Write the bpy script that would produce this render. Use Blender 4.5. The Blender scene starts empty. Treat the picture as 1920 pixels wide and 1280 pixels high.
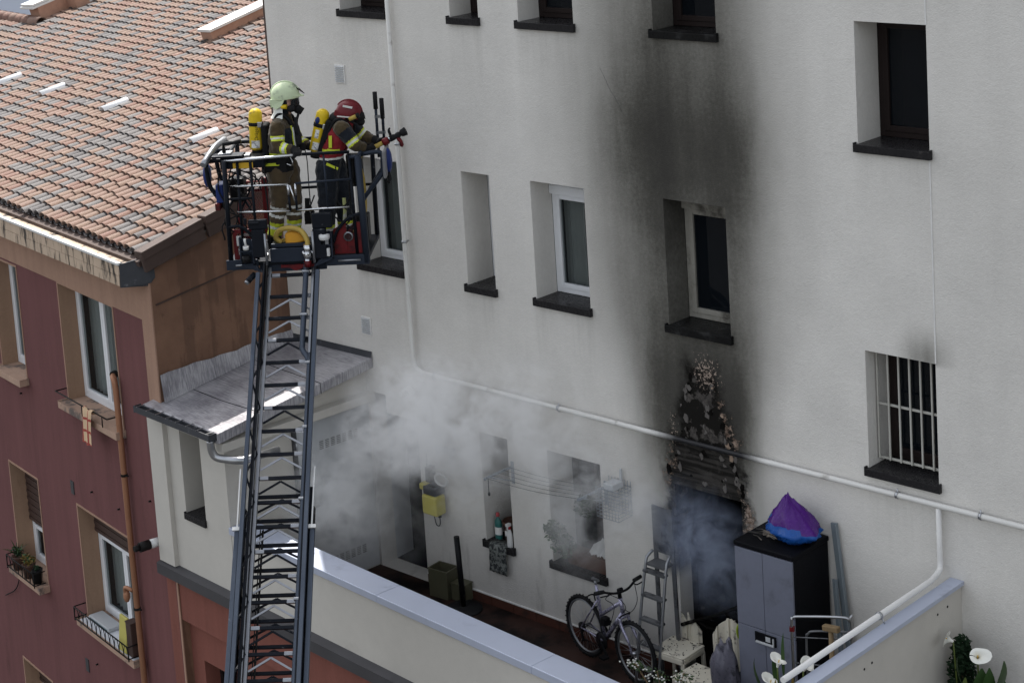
import bpy, bmesh, math, random
from mathutils import Vector, Matrix, noise
import numpy as np
random.seed(7)
R = random.Random(11)
V = Vector
PI = math.pi
SC = bpy.context.scene
COL = SC.collection

# ---------------------------------------------------------------- camera, sky, sun, exposure
cam_d = bpy.data.cameras.new('camera'); cam = bpy.data.objects.new('camera', cam_d); COL.objects.link(cam)
SC.camera = cam
cam_d.sensor_width = 36.0; cam_d.lens = 3522.6 / 1920 * 36
cam_d.shift_x = 32.77 / 1920; cam_d.shift_y = -544.1 / 1920
cam_d.clip_start = 0.1; cam_d.clip_end = 600
CX, CY, CZ = V((.72108841, .68985813, -.06424375)), V((-.05844925, .15296427, .98650171)), V((.69037322, -.70759995, .15062245))
CAMLOC = V((17.8596, -14.35, 9.5646))
cam.matrix_world = Matrix(((CX.x, CY.x, CZ.x, CAMLOC.x), (CX.y, CY.y, CZ.y, CAMLOC.y), (CX.z, CY.z, CZ.z, CAMLOC.z), (0, 0, 0, 1)))

SUN = V((-.52, .385, 1.0)).normalized()
w = bpy.data.worlds.new('World'); SC.world = w; w.use_nodes = True
nt = w.node_tree; bg = nt.nodes['Background']
sky = nt.nodes.new('ShaderNodeTexSky'); sky.sky_type = 'NISHITA'; sky.sun_disc = False
sky.sun_elevation = math.asin(SUN.z); sky.sun_rotation = math.atan2(SUN.x, SUN.y)
sky.air_density = 1.3; sky.dust_density = 3.0; sky.ozone_density = 1.0
hs = nt.nodes.new('ShaderNodeHueSaturation'); hs.inputs['Saturation'].default_value = .30; nt.links.new(sky.outputs[0], hs.inputs['Color']); nt.links.new(hs.outputs[0], bg.inputs[0]); bg.inputs[1].default_value = 0.11
sl = bpy.data.lights.new('sun', 'SUN'); sun = bpy.data.objects.new('sun', sl); COL.objects.link(sun)
sl.energy = 2.25; sl.angle = math.radians(.53); sl.color = (1.0, .95, .88)
sun.rotation_euler = SUN.to_track_quat('Z', 'Y').to_euler()
sun.location = (-10, 12, 30)
SC.view_settings.view_transform = 'Standard'; SC.view_settings.look = 'None'
SC.view_settings.exposure = 1.38; SC.view_settings.gamma = 1.0; SC.view_settings.use_curve_mapping = False
SC.render.engine = 'CYCLES'
SC.cycles.use_denoising = True
SC.cycles.max_bounces = 12; SC.cycles.transparent_max_bounces = 16; SC.cycles.volume_bounces = 8
SC.cycles.volume_step_rate = 0.32; SC.cycles.volume_max_steps = 512

# ---------------------------------------------------------------- node expressions and materials
class E:
    """tiny wrapper: arithmetic on node sockets"""
    def __init__(s, t, o): s.t, s.o = t, o
    def _m(s, op, *a):
        n = s.t.nodes.new('ShaderNodeMath'); n.operation = op
        for i, x in enumerate((s,) + a):
            if isinstance(x, E): s.t.links.new(x.o, n.inputs[i])
            else: n.inputs[i].default_value = x
        return E(s.t, n.outputs[0])
    def __add__(s, b): return s._m('ADD', b)
    __radd__ = __add__
    def __sub__(s, b): return s._m('SUBTRACT', b)
    def __rsub__(s, b): return (s * -1.0) + b
    def __mul__(s, b): return s._m('MULTIPLY', b)
    __rmul__ = __mul__
    def __truediv__(s, b): return s._m('DIVIDE', b)
    def exp(s): return s._m('EXPONENT')
    def abs(s): return s._m('ABSOLUTE')
    def max(s, b): return s._m('MAXIMUM', b)
    def min(s, b): return s._m('MINIMUM', b)
    def gauss(s, c, wd):
        d = (s - c) / wd
        return (d * d * -1.0).exp()
    def step(s, a, b, v0=0., v1=1.):
        n = s.t.nodes.new('ShaderNodeMapRange'); n.interpolation_type = 'SMOOTHSTEP'
        s.t.links.new(s.o, n.inputs[0]); n.inputs[1].default_value = a; n.inputs[2].default_value = b
        n.inputs[3].default_value = v0; n.inputs[4].default_value = v1
        return E(s.t, n.outputs[0])
    def clamp(s): return s.max(0.).min(1.)
def tex_pos(t, sx=1, sy=1, sz=1, kind='Object'):
    tc = t.nodes.new('ShaderNodeTexCoord'); mp = t.nodes.new('ShaderNodeMapping')
    mp.inputs['Scale'].default_value = (sx, sy, sz); t.links.new(tc.outputs[kind], mp.inputs[0])
    return mp.outputs[0]
def noise_n(t, vec, scale, detail=4, rough=.55, dist=0):
    n = t.nodes.new('ShaderNodeTexNoise'); n.inputs['Scale'].default_value = scale
    n.inputs['Detail'].default_value = detail; n.inputs['Roughness'].default_value = rough; n.inputs['Distortion'].default_value = dist
    t.links.new(vec, n.inputs['Vector']); return E(t, n.outputs[0])
def mix_c(t, f, a, b):
    n = t.nodes.new('ShaderNodeMix'); n.data_type = 'RGBA'; n.clamp_factor = True
    for i, x in ((0, f), (6, a), (7, b)):
        if isinstance(x, E): t.links.new(x.o, n.inputs[i])
        elif isinstance(x, (tuple, list)): n.inputs[i].default_value = (*x[:3], 1)
        elif isinstance(x, (int, float)): n.inputs[i].default_value = x
        else: t.links.new(x, n.inputs[i])
    return n.outputs[2]
def new_mat(name):
    m = bpy.data.materials.new(name); m.use_nodes = True
    return m, m.node_tree, m.node_tree.nodes['Principled BSDF']
def bump(t, b, h, strength, dist=.01):
    n = t.nodes.new('ShaderNodeBump'); n.inputs['Strength'].default_value = strength; n.inputs['Distance'].default_value = dist
    t.links.new(h.o, n.inputs['Height']); t.links.new(n.outputs[0], b.inputs['Normal'])
def mat(name, c, rough=.6, metal=0., var=.25, vs=6., bs=0., bsc=60., spec=.28, c2=None, c2s=2., c2t=(.5, .65), stretch=(1, 1, 1), sheen=0):
    """colour with two scales of variation, a second (dirt) colour in patches, fine relief"""
    if max(c) < .06: spec *= .35
    m, t, b = new_mat(name)
    p = tex_pos(t, *stretch)
    n1 = noise_n(t, p, vs, 5); n2 = noise_n(t, p, vs * 7, 3)
    f = ((n1 * .65 + n2 * .35) - .5) * (2.2 * var) + 1.0
    hsv = t.nodes.new('ShaderNodeHueSaturation'); hsv.inputs['Color'].default_value = (*c, 1); t.links.new(f.o, hsv.inputs['Value'])
    col = hsv.outputs[0]
    if c2:
        d = noise_n(t, p, c2s, 7, .65).step(*c2t)
        col = mix_c(t, d, col, c2)
    t.links.new(col, b.inputs['Base Color'])
    rr = (n2 - .5) * .25 + rough
    t.links.new(rr.o, b.inputs['Roughness'])
    b.inputs['Metallic'].default_value = metal; b.inputs['Specular IOR Level'].default_value = spec
    if sheen: b.inputs['Sheen Weight'].default_value = sheen
    if bs: bump(t, b, noise_n(t, p, bsc, 4, .6), bs, .006)
    return m

# ---------------------------------------------------------------- mesh builder
class MB:
    def __init__(s): s.v, s.f, s.m, s.s, s.mi = [], [], [], [], 0
    def add(s, vs, fs, smooth=False):
        o = len(s.v); s.v += [tuple(x) for x in vs]
        for f in fs: s.f.append([i + o for i in f]); s.m.append(s.mi); s.s.append(smooth)
        return s
    def box(s, x0, x1, y0, y1, z0, z1):
        return s.add([(x, y, z) for z in (z0, z1) for y in (y0, y1) for x in (x0, x1)],
                     [(0, 2, 3, 1), (4, 5, 7, 6), (0, 1, 5, 4), (2, 6, 7, 3), (0, 4, 6, 2), (1, 3, 7, 5)])
    def obox(s, c, sz, rot=None):
        c = V(c); M3 = rot if rot else Matrix.Identity(3)
        return s.add([c + M3 @ V((x * sz[0] / 2, y * sz[1] / 2, z * sz[2] / 2)) for z in (-1, 1) for y in (-1, 1) for x in (-1, 1)],
                     [(0, 2, 3, 1), (4, 5, 7, 6), (0, 1, 5, 4), (2, 6, 7, 3), (0, 4, 6, 2), (1, 3, 7, 5)])
    def beam(s, a, b, wd, ht=None, up=(0, 0, 1)):
        a, b = V(a), V(b); d = b - a; L = d.length; d.normalize(); u = V(up)
        if abs(d.dot(u.normalized())) > .98: u = V((0, 1, 0))
        x = d.cross(u).normalized(); z = x.cross(d)
        return s.obox((a + b) / 2, (wd, L, ht or wd), Matrix((x, d, z)).transposed())
    def quad(s, *p): return s.add(p, [tuple(range(len(p)))])
    def tube(s, pts, r, n=8, closed=False, caps=True, smooth=True):
        pts = [V(p) for p in pts]; k = len(pts); rs = r if isinstance(r, (list, tuple)) else [r] * k
        vs = []; prev = None
        for i, p in enumerate(pts):
            a = pts[i - 1] if (i > 0 or closed) else p; b = pts[(i + 1) % k] if (i < k - 1 or closed) else p
            d = (b - a).normalized() if (b - a).length > 1e-9 else V((0, 0, 1))
            if prev is None:
                x = d.orthogonal().normalized()
            else:
                x = (prev - d * prev.dot(d)); x = x.normalized() if x.length > 1e-6 else d.orthogonal().normalized()
            prev = x; y = d.cross(x)
            for j in range(n):
                a_ = 2 * PI * j / n; vs.append(p + (x * math.cos(a_) + y * math.sin(a_)) * rs[i])
        fs = []
        for i in range(k if closed else k - 1):
            for j in range(n):
                a0 = i * n + j; a1 = i * n + (j + 1) % n; b0 = ((i + 1) % k) * n + j; b1 = ((i + 1) % k) * n + (j + 1) % n
                fs.append((a0, a1, b1, b0))
        s.add(vs, fs, smooth)
        if caps and not closed:
            o = len(s.v) - len(vs)
            for q in (list(range(n))[::-1], list(range((k - 1) * n, k * n))):
                s.f.append([o + i for i in q]); s.m.append(s.mi); s.s.append(False)
        return s
    def cyl(s, a, b, r0, r1=None, n=12): return s.tube([a, b], [r0, r0 if r1 is None else r1], n)
    def lathe(s, prof, c=(0, 0, 0), M3=None, n=24, sc=(1, 1, 1), smooth=True, a0=0., a1=2 * PI):
        c = V(c); M3 = M3 or Matrix.Identity(3); full = abs(a1 - a0 - 2 * PI) < 1e-6; k = n if full else n + 1; vs = []
        for r, z in prof:
            for j in range(k):
                a = a0 + (a1 - a0) * j / n; vs.append(c + M3 @ V((r * math.cos(a) * sc[0], r * math.sin(a) * sc[1], z * sc[2])))
        fs = []
        for i in range(len(prof) - 1):
            for j in range(n):
                fs.append((i * k + j, i * k + (j + 1) % k, (i + 1) * k + (j + 1) % k, (i + 1) * k + j))
        return s.add(vs, fs, smooth)
    def ell(s, c, r, n=16, M3=None):
        pr = [(math.sin(PI * i / (n // 2)), -math.cos(PI * i / (n // 2))) for i in range(n // 2 + 1)]
        return s.lathe([(max(a, 1e-4), b) for a, b in pr], c, M3, n, r)
    def prism(s, poly, axis_from, vec):
        """poly: list of 3D points, extruded by vec"""
        n = len(poly); vec = V(vec)
        s.add([V(p) for p in poly] + [V(p) + vec for p in poly],
              [tuple(range(n))[::-1], tuple(range(n, 2 * n))] + [(i, (i + 1) % n, n + (i + 1) % n, n + i) for i in range(n)])
        return s
    def mesh(s, name, mats):
        me = bpy.data.meshes.new(name); me.from_pydata(s.v, [], s.f)
        for m_ in (mats if isinstance(mats, (list, tuple)) else [mats]): me.materials.append(m_)
        me.polygons.foreach_set('material_index', s.m); me.polygons.foreach_set('use_smooth', s.s); me.update()
        return me
    def build(s, name, mats, parent=None, label=None, bevel=0., fix=True):
        o = link(name, s.mesh(name, mats), parent, label)
        if fix:
            bm = bmesh.new(); bm.from_mesh(o.data); bmesh.ops.recalc_face_normals(bm, faces=bm.faces); bm.to_mesh(o.data); bm.free()
        if bevel:
            md = o.modifiers.new('bevel', 'BEVEL'); md.width = bevel; md.segments = 2; md.limit_method = 'ANGLE'
        return o
def link(name, data, parent=None, label=None):
    o = bpy.data.objects.new(name, data); COL.objects.link(o)
    if parent: o.parent = parent
    if label: o['label'] = label
    return o
def tag(o, label=None, cat=None, group=None, kind=None):
    for k_, x in (('label', label), ('category', cat), ('group', group), ('kind', kind)):
        if x: o[k_] = x
    return o
def thing(name, label, cat, loc=(0, 0, 0), rotz=0., group=None):
    o = link(name, None); o.location = loc; o.rotation_euler = (0, 0, rotz); o.empty_display_size = .2
    return tag(o, label, cat, group)
def bez(pts, n=8):
    """smooth path through the points (Catmull-Rom)"""
    P = [V(p) for p in pts]; P = [P[0] * 2 - P[1]] + P + [P[-1] * 2 - P[-2]]; out = []
    for i in range(1, len(P) - 2):
        for k in range(n):
            t = k / n; a, b, c, d = P[i - 1:i + 3]
            out.append(.5 * ((2 * b) + (c - a) * t + (2 * a - 5 * b + 4 * c - d) * t * t + (3 * b - a - 3 * c + d) * t ** 3))
    return out + [P[-2]]
def wall_sheet(mb, x0, x1, z0, z1, holes, jamb_mi=None, y=0.):
    """front sheet at y with rectangular openings (x0,x1,z0,z1,depth) and their reveals"""
    xs = sorted({x0, x1, *[q for h in holes for q in h[:2] if x0 <= q <= x1]}); zs = sorted({z0, z1, *[q for h in holes for q in h[2:4] if z0 <= q <= z1]})
    def hit(i, k):
        if i < 0 or k < 0 or i >= len(xs) - 1 or k >= len(zs) - 1: return None
        cx, cz = (xs[i] + xs[i + 1]) / 2, (zs[k] + zs[k + 1]) / 2
        for h in holes:
            if h[0] < cx < h[1] and h[2] < cz < h[3]: return h
        return None
    base = mb.mi
    for i in range(len(xs) - 1):
        for k in range(len(zs) - 1):
            a, b, c, d = xs[i], xs[i + 1], zs[k], zs[k + 1]; h = hit(i, k)
            if h is None:
                mb.mi = base; mb.quad((a, y, c), (b, y, c), (b, y, d), (a, y, d))
            else:
                mb.mi = base if jamb_mi is None else jamb_mi; D = y + h[4]
                for nb, q in (((i - 1, k), ((a, y, c), (a, D, c), (a, D, d), (a, y, d))), ((i + 1, k), ((b, y, c), (b, D, c), (b, D, d), (b, y, d))),
                              ((i, k - 1), ((a, y, c), (b, y, c), (b, D, c), (a, D, c))), ((i, k + 1), ((a, y, d), (b, y, d), (b, D, d), (a, D, d)))):
                    if hit(*nb) is None: mb.quad(*q)
    mb.mi = base
    return mb

# ---------------------------------------------------------------- materials
def white_wall_mat():
    m, t, b = new_mat('white_render_with_soot')
    p = tex_pos(t)
    sx = t.nodes.new('ShaderNodeSeparateXYZ'); t.links.new(p, sx.inputs[0])
    X0, Y, Z0 = (E(t, sx.outputs[i]) for i in range(3))
    wa = noise_n(t, p, 1.6, 5, .6); wb = noise_n(t, tex_pos(t, 1, 1, .35), 2.2, 5, .6)
    X = X0 + (wb - .5) * .22; Z = Z0 + (wa - .5) * .25
    def curve(e, pts, lo=0., hi=1.):
        n = t.nodes.new('ShaderNodeFloatCurve'); cv = n.mapping.curves[0]; f = lambda z: (z - lo) / (hi - lo)
        cv.points[0].location = (0, pts[0][1]); cv.points[1].location = (1, pts[-1][1])
        for z, a in pts[1:-1]: cv.points.new(f(z), a)
        n.mapping.update(); t.links.new(((e - lo) / (hi - lo)).o, n.inputs['Value']); return E(t, n.outputs[0])
    A = curve(Z, ((0, .0), (1.1, .08), (1.7, .34), (2.2, .66), (3.0, .84), (3.6, .80), (4.4, .72), (5.1, .84), (5.7, .92), (6.2, .82), (6.8, .70), (7.4, .62), (8.5, .46), (10, .2)), 0, 10)
    st = noise_n(t, tex_pos(t, 5.0, 1, .55), 1.0, 4, .6); fine = noise_n(t, p, 26, 4, .7); mott = noise_n(t, p, 3.2, 5, .6)
    wl = Z0.step(2.6, 4.6, .46, 1.05); wr = Z0.step(2.6, 4.6, .34, .66)
    dl = (6.06 - X).max(0.) / wl; dr = (X - 6.84).max(0.) / wr
    prof = ((dl * dl + dr * dr) * -1.0).exp()
    up = Z0.step(3.7, 4.6)
    edge = X.gauss(6.12, .22) * .10 * up - X.gauss(6.5, .2) * .05 * up
    soot = (prof * A * (1.0 + edge) * (st * .30 + .83) * (mott * .22 + .87) * (fine * .34 + .83))
    soot = soot + X.gauss(6.47, .46) * Z.gauss(2.95, .60) * .28
    soot = soot + X0.gauss(9.05, .22) * Z0.gauss(3.98, .22) * Z0.step(3.9, 3.97) * .55 * (st * .8 + .5)   # over the barred window
    soot = soot.clamp()
    big = noise_n(t, p, .55, 4, .5); run = noise_n(t, tex_pos(t, 3, 1, .22), 1.3, 5, .6)
    blot = noise_n(t, p, 2.0, 6, .6); f = (big - .5) * .30 + (blot - .5) * .22 + (run - .5) * .09 + (fine - .5) * .20 + 1.0
    hsv = t.nodes.new('ShaderNodeHueSaturation'); hsv.inputs['Color'].default_value = (.66, .638, .600, 1); t.links.new(f.o, hsv.inputs['Value'])
    grime = noise_n(t, tex_pos(t, 2, 1, .5), 2.3, 6, .65).step(.52, .78) * Z0.step(1.6, .1) * .6
    c = mix_c(t, grime, hsv.outputs[0], (.22, .205, .185))
    dn = noise_n(t, tex_pos(t, 4.5, 1, .3), 1.5, 6, .7).step(.42, .75); drip = None
    for x0, x1, zs in ((1.36, 2.2, 3.73), (3.17, 3.68, 3.73), (4.22, 5.06, 3.73), (1.36, 2.2, 6.77), (3.17, 3.68, 6.77), (4.2, 5.05, 6.77), (8.39, 9.2, 5.84), (8.39, 9.2, 2.73), (3.19, 3.70, .71), (4.22, 5.07, .72)):
        g_ = X0.step(x0 - .03, x0 + .03) * X0.step(x1 + .03, x1 - .03) * Z0.step(zs - .95, zs) * Z0.step(zs + .01, zs - .01); drip = g_ if drip is None else drip + g_
    c = mix_c(t, drip * (dn * .22 + .04), c, (.20, .19, .165))
    c = mix_c(t, Z0.step(2.6, .6) * X0.step(8.9, 7.6) * .22, c, (.25, .24, .225))
    sc_ = mix_c(t, soot.step(.5, 1.05), (.092, .088, .072), (.013, .0115, .009))
    c = mix_c(t, soot.step(-.12, .86) * .94 - soot.step(.12, .0) * .06, c, sc_)
    # plaster burnt off above the doorway
    ed = noise_n(t, p, 4.2, 7, .68); ed2 = noise_n(t, p, 15, 5, .7)
    hw = curve(Z0, ((1.9, .47), (2.15, .46), (2.6, .37), (2.95, .27), (3.25, .17), (3.5, .10), (3.7, .02), (3.9, .0)), 1.9, 3.9)
    dx = X0 - 6.47
    mm = (hw - dx.abs() + (ed - .5) * .62).min((3.42 - Z0 + (ed - .5) * .5)).min(Z0 - 1.2)
    core = mm.step(-.03, .05)
    c = mix_c(t, mm.step(-.16, .02) * (ed2 * .6 + .55).min(1.) * .92, c, (.013, .012, .0105))
    c = mix_c(t, mm.step(-.05, .06) * .95, c, (.012, .011, .0098))
    patch = (noise_n(t, p, 4.6, 7, .62, .4) + (ed2 - .5) * .16).step(.515, .545)
    pc = mix_c(t, ed2.step(.35, .65), (.036, .033, .031), (.100, .090, .082))
    c = mix_c(t, core * patch * mm.step(.0, .09) * .92, c, pc)
    band = noise_n(t, tex_pos(t, .8, 1, 9), 2.0, 4, .6)
    c = mix_c(t, core * Z0.step(2.64, 2.52) * Z0.step(2.08, 2.16) * .85, c, mix_c(t, band.step(.42, .62), (.014, .013, .012), (.050, .046, .042)))
    rimn = noise_n(t, p, 8.5, 7, .72).step(.50, .54)
    side = (dx.step(.05, .15) * Z0.gauss(2.86, .30) + dx.step(-.2, -.3) * Z0.gauss(2.32, .24) + dx.step(.2, .3) * Z0.gauss(1.95, .3) * .8).clamp()
    rim = mm.step(-.09, -.04) * (1.0 - mm.step(.01, .05)) * rimn * side.step(.25, .6)
    c = mix_c(t, rim * .9, c, mix_c(t, ed2.step(.4, .6), (.15, .10, .075), (.36, .275, .22)))
    spn = noise_n(t, p, 30, 5, .75)
    spk = (X0.gauss(6.53, .20) * Z0.gauss(3.38, .20) + X0.gauss(6.98, .10) * Z0.gauss(1.9, .36) * .8 + X0.gauss(6.08, .08) * Z0.gauss(2.7, .25) * .7)
    speck = (spn + spk * .16 - .66).step(.0, .02) * spk.step(.12, .4)
    c = mix_c(t, speck * .9, c, (.44, .35, .29))
    bare = core
    t.links.new(c, b.inputs['Base Color']); b.inputs['Roughness'].default_value = .9; b.inputs['Specular IOR Level'].default_value = .06
    h = fine * .6 + noise_n(t, p, 70, 3, .6) * .7 + noise_n(t, p, 9, 4, .55) * .6 - bare * 2.5 + bare * patch * 1.6 + rim * 2.0
    bump(t, b, h, .55, .012)
    return m
def red_wall_mat(name, c):
    m, t, b = new_mat(name); p = tex_pos(t)
    a = noise_n(t, p, .8, 5, .6); run = noise_n(t, tex_pos(t, 4, 4, .25), 1.2, 5, .65); fine = noise_n(t, p, 30, 4, .7)
    f = (a - .5) * .35 + (run - .5) * .5 + (fine - .5) * .25 + 1.0
    hsv = t.nodes.new('ShaderNodeHueSaturation'); hsv.inputs['Color'].default_value = (*c, 1); t.links.new(f.o, hsv.inputs['Value'])
    c2 = mix_c(t, noise_n(t, tex_pos(t, 2, 2, .5), 1.7, 7, .7).step(.57, .75) * .55, hsv.outputs[0], tuple(x * .5 for x in c))
    t.links.new(c2, b.inputs['Base Color']); b.inputs['Roughness'].default_value = .9; b.inputs['Specular IOR Level'].default_value = .2
    bump(t, b, fine + noise_n(t, p, 90, 3), .35, .006)
    return m
def gable_mat():
    m, t, b = new_mat('brown_rendered_gable'); p = tex_pos(t)
    a = noise_n(t, p, 1.1, 6, .65); run = noise_n(t, tex_pos(t, 3, 3, .35), 1.1, 5, .6); fine = noise_n(t, p, 24, 4, .7)
    c = mix_c(t, a.step(.35, .7), (.165, .086, .053), (.225, .122, .076))
    c = mix_c(t, (run - a * .25).step(.38, .46) * .45, c, (.075, .040, .025))
    c = mix_c(t, noise_n(t, p, 5, 5, .7).step(.64, .67) * .6, c, (.10, .055, .035))
    c = mix_c(t, noise_n(t, p, 13, 5, .8).step(.74, .77) * .7, c, (.62, .58, .52))
    t.links.new(c, b.inputs['Base Color']); b.inputs['Roughness'].default_value = .85
    bump(t, b, fine + a, .3, .01); return m
def tin_mat():
    m, t, b = new_mat('silver_bitumen_membrane'); p = tex_pos(t)
    lines = noise_n(t, tex_pos(t, 5, 120, 5), 1.0, 3, .7); a = noise_n(t, p, 2.2, 5, .65); f = noise_n(t, p, 40, 3)
    c = mix_c(t, (lines * .6 + a * .4).step(.38, .62), (.20, .192, .215), (.52, .51, .53))
    c = mix_c(t, noise_n(t, p, 3.5, 7, .75).step(.62, .72) * .6, c, (.2, .195, .19))
    t.links.new(c, b.inputs['Base Color']); b.inputs['Metallic'].default_value = .25
    t.links.new((lines * .3 + .3).o, b.inputs['Roughness']); bump(t, b, lines + f * .4 + a * 2.0, .5, .012); return m
def glass_mat(name, tint=(.02, .025, .028), tr=.6, sp=.5):
    m, t, b = new_mat(name)
    out = t.nodes['Material Output']
    tp = t.nodes.new('ShaderNodeBsdfTransparent'); tp.inputs[0].default_value = (.75, .8, .8, 1)
    b.inputs['Base Color'].default_value = (*tint, 1); b.inputs['Roughness'].default_value = .03; b.inputs['Specular IOR Level'].default_value = sp
    n = noise_n(t, tex_pos(t), 1.3, 3); bump(t, b, n, .04, .05)
    mx = t.nodes.new('ShaderNodeMixShader'); mx.inputs[0].default_value = tr
    t.links.new(b.outputs[0], mx.inputs[1]); t.links.new(tp.outputs[0], mx.inputs[2]); t.links.new(mx.outputs[0], out.inputs[0]); return m

M = {}
M['white'] = white_wall_mat()
M['cream'] = mat('cream_render', (.52, .495, .45), .88, var=.14, vs=1.3, bs=.35, bsc=70, c2=(.40, .375, .34), c2s=1.5, c2t=(.6, .82))
M['joint'] = mat('sealant', (.70, .69, .67), .7)
M['sill'] = mat('black_slate_sill', (.022, .021, .022), .28, var=.3, vs=8, c2=(.07, .065, .062), c2s=6, c2t=(.6, .75), bs=.1)
M['soot_sill'] = mat('sooty_slate_sill', (.010, .010, .010), .3, var=.3, c2=(.03, .03, .03), c2s=6)
M['pvc'] = mat('white_plastic_frame', (.74, .75, .77), .35, var=.08, vs=5, c2=(.5, .5, .5), c2s=3, c2t=(.62, .8))
M['pvc_soot'] = mat('smoke_stained_frame', (.30, .285, .25), .5, var=.4, vs=4, c2=(.06, .055, .045), c2s=2.5, c2t=(.45, .65))
M['dark_frame'] = mat('dark_brown_frame', (.022, .016, .015), .4, var=.3, c2=(.25, .25, .26), c2s=14, c2t=(.70, .74))
M['glass'] = glass_mat('window_glass')
M['glass_dark'] = glass_mat('dark_window_glass', (.006, .008, .011), .15, .25)
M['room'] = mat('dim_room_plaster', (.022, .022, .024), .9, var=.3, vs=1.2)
M['curtain'] = mat('net_curtain', (.62, .62, .60), .9, var=.15, vs=3)
M['pipe'] = mat('white_painted_pipe', (.68, .67, .65), .45, var=.12, vs=4, c2=(.35, .33, .3), c2s=5, c2t=(.63, .8))
M['pipe_soot'] = mat('sooty_pipe', (.012, .012, .014), .45, var=.5, vs=3, c2=(.05, .05, .055), c2s=4)
M['steel'] = mat('galvanised_steel', (.42, .43, .45), .35, 1., var=.25, vs=9, bs=.05)
M['charred'] = mat('charred_surface', (.006, .0055, .005), .9, spec=.05, var=.6, vs=6, bs=.9, bsc=14, c2=(.05, .046, .042), c2s=4.5, c2t=(.56, .66))
M['red_wall'] = red_wall_mat('dusky_red_render', (.150, .064, .063))
M['red_low'] = red_wall_mat('brick_red_render', (.205, .078, .060))
M['tan'] = red_wall_mat('tan_render', (.345, .215, .155))
M['tan_jamb'] = red_wall_mat('brown_reveal_render', (.34, .22, .15))
M['gable'] = gable_mat()
M['tin'] = tin_mat()
M['lead'] = mat('dark_lead', (.055, .058, .066), .5, .2, var=.4, vs=3, c2=(.2, .2, .21), c2s=5, c2t=(.6, .75), bs=.2, bsc=30)
M['band'] = mat('dark_slate_band', (.060, .058, .062), .6, var=.3, vs=3, bs=.2)
M['coping'] = mat('blue_grey_coping_metal', (.47, .51, .62), .42, .3, var=.10, vs=1.6, c2=(.30, .33, .42), c2s=2.5, c2t=(.55, .8))
M['door_grey'] = mat('grey_metal_door', (.46, .475, .49), .5, .1, var=.12, vs=1.5, c2=(.30, .31, .32), c2s=1.8, c2t=(.55, .8))
M['dark_paint'] = mat('dark_grey_paint', (.055, .056, .060), .5, var=.3)
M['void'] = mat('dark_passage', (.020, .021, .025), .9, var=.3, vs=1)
M['terracotta'] = mat('terracotta_skirting', (.085, .034, .024), .5, var=.35, vs=4, c2=(.03, .022, .02), c2s=3, c2t=(.5, .7))
M['floor'] = mat('wet_sooty_terrace_tiles', (.040, .022, .018), .45, var=.5, vs=2.2, c2=(.008, .007, .007), c2s=1.6, c2t=(.46, .60), bs=.25, bsc=9)
M['black_plastic'] = mat('black_plastic', (.010, .010, .011), .4, var=.3, spec=.3)
M['rubber'] = mat('black_rubber', (.016, .016, .017), .7, var=.3)
M['terr_a'] = mat('roof_tile_pink', (.190, .124, .098), .7, var=.28, vs=9, c2=(.10, .075, .065), c2s=26, c2t=(.60, .66), bs=.25, bsc=40)
M['terr_b'] = mat('roof_tile_buff', (.192, .130, .100), .7, var=.28, vs=9, c2=(.09, .07, .055), c2s=34, c2t=(.57, .62), bs=.25, bsc=40)
M['terr_c'] = mat('roof_tile_grey', (.130, .123, .122), .7, var=.28, vs=9, c2=(.16, .15, .15), c2s=9, c2t=(.55, .7), bs=.25, bsc=40)
M['terr_d'] = mat('roof_tile_dark', (.095, .090, .092), .7, var=.3, vs=9, c2=(.30, .27, .25), c2s=9, c2t=(.6, .7), bs=.25, bsc=40)
M['terr_e'] = mat('roof_tile_rose', (.172, .100, .078), .7, var=.28, vs=9, c2=(.36, .25, .2), c2s=12, c2t=(.58, .7), bs=.25, bsc=40)
M['verge'] = mat('dark_brown_verge', (.075, .050, .042), .65, var=.4, vs=4, bs=.3, bsc=20)
M['cornice'] = mat('stained_cornice_tile', (.50, .385, .285), .6, var=.2, vs=3, c2=(.055, .045, .036), c2s=3.5, c2t=(.50, .60), stretch=(2.6, 1, .45))
M['copper'] = mat('copper_brown_pipe', (.34, .165, .095), .45, .2, var=.25, vs=4)
M['brick'] = mat('chimney_brick', (.36, .21, .15), .85, var=.35, vs=5, bs=.5, bsc=30)
M['cap'] = mat('white_roof_cap', (.62, .62, .61), .4, .1, var=.1)
M['iron'] = mat('black_wrought_iron', (.013, .012, .012), .5, var=.3)

# ---------------------------------------------------------------- ground, far building
g = MB(); g.quad((-250, -250, -7), (250, -250, -7), (250, 250, -7), (-250, 250, -7))
tag(g.build('ground', mat('street_asphalt', (.055, .055, .056), .85, var=.3, vs=.5)), kind='structure')

fb = thing('far_building', 'hazy blue-grey building beyond the ridge of the tiled roof', 'building', (-55, 46, -7), math.radians(48))
q = MB(); q.box(-22, 22, 0, 10, 0, 16); q.build('wall', mat('hazed_facade', (.62, .66, .76), .8, var=.06, vs=.2), fb)  # distance haze and shade are put into the bluish wall colour
q = MB(); q.box(-22.3, 22.3, -.3, 10.3, 16.002, 16.4); q.build('roof', M['lead'], fb)
q = MB()
for i in range(12):
    q.box(-20 + i * 3.5, -19 + i * 3.5, -.03, .0, 12.5, 14)
q.build('window', M['glass_dark'], fb)
q = MB(); q.box(-30.0, -22.02, -4, 8, 0, 9.5); q.build('annex', M['cream'], fb)

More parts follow.
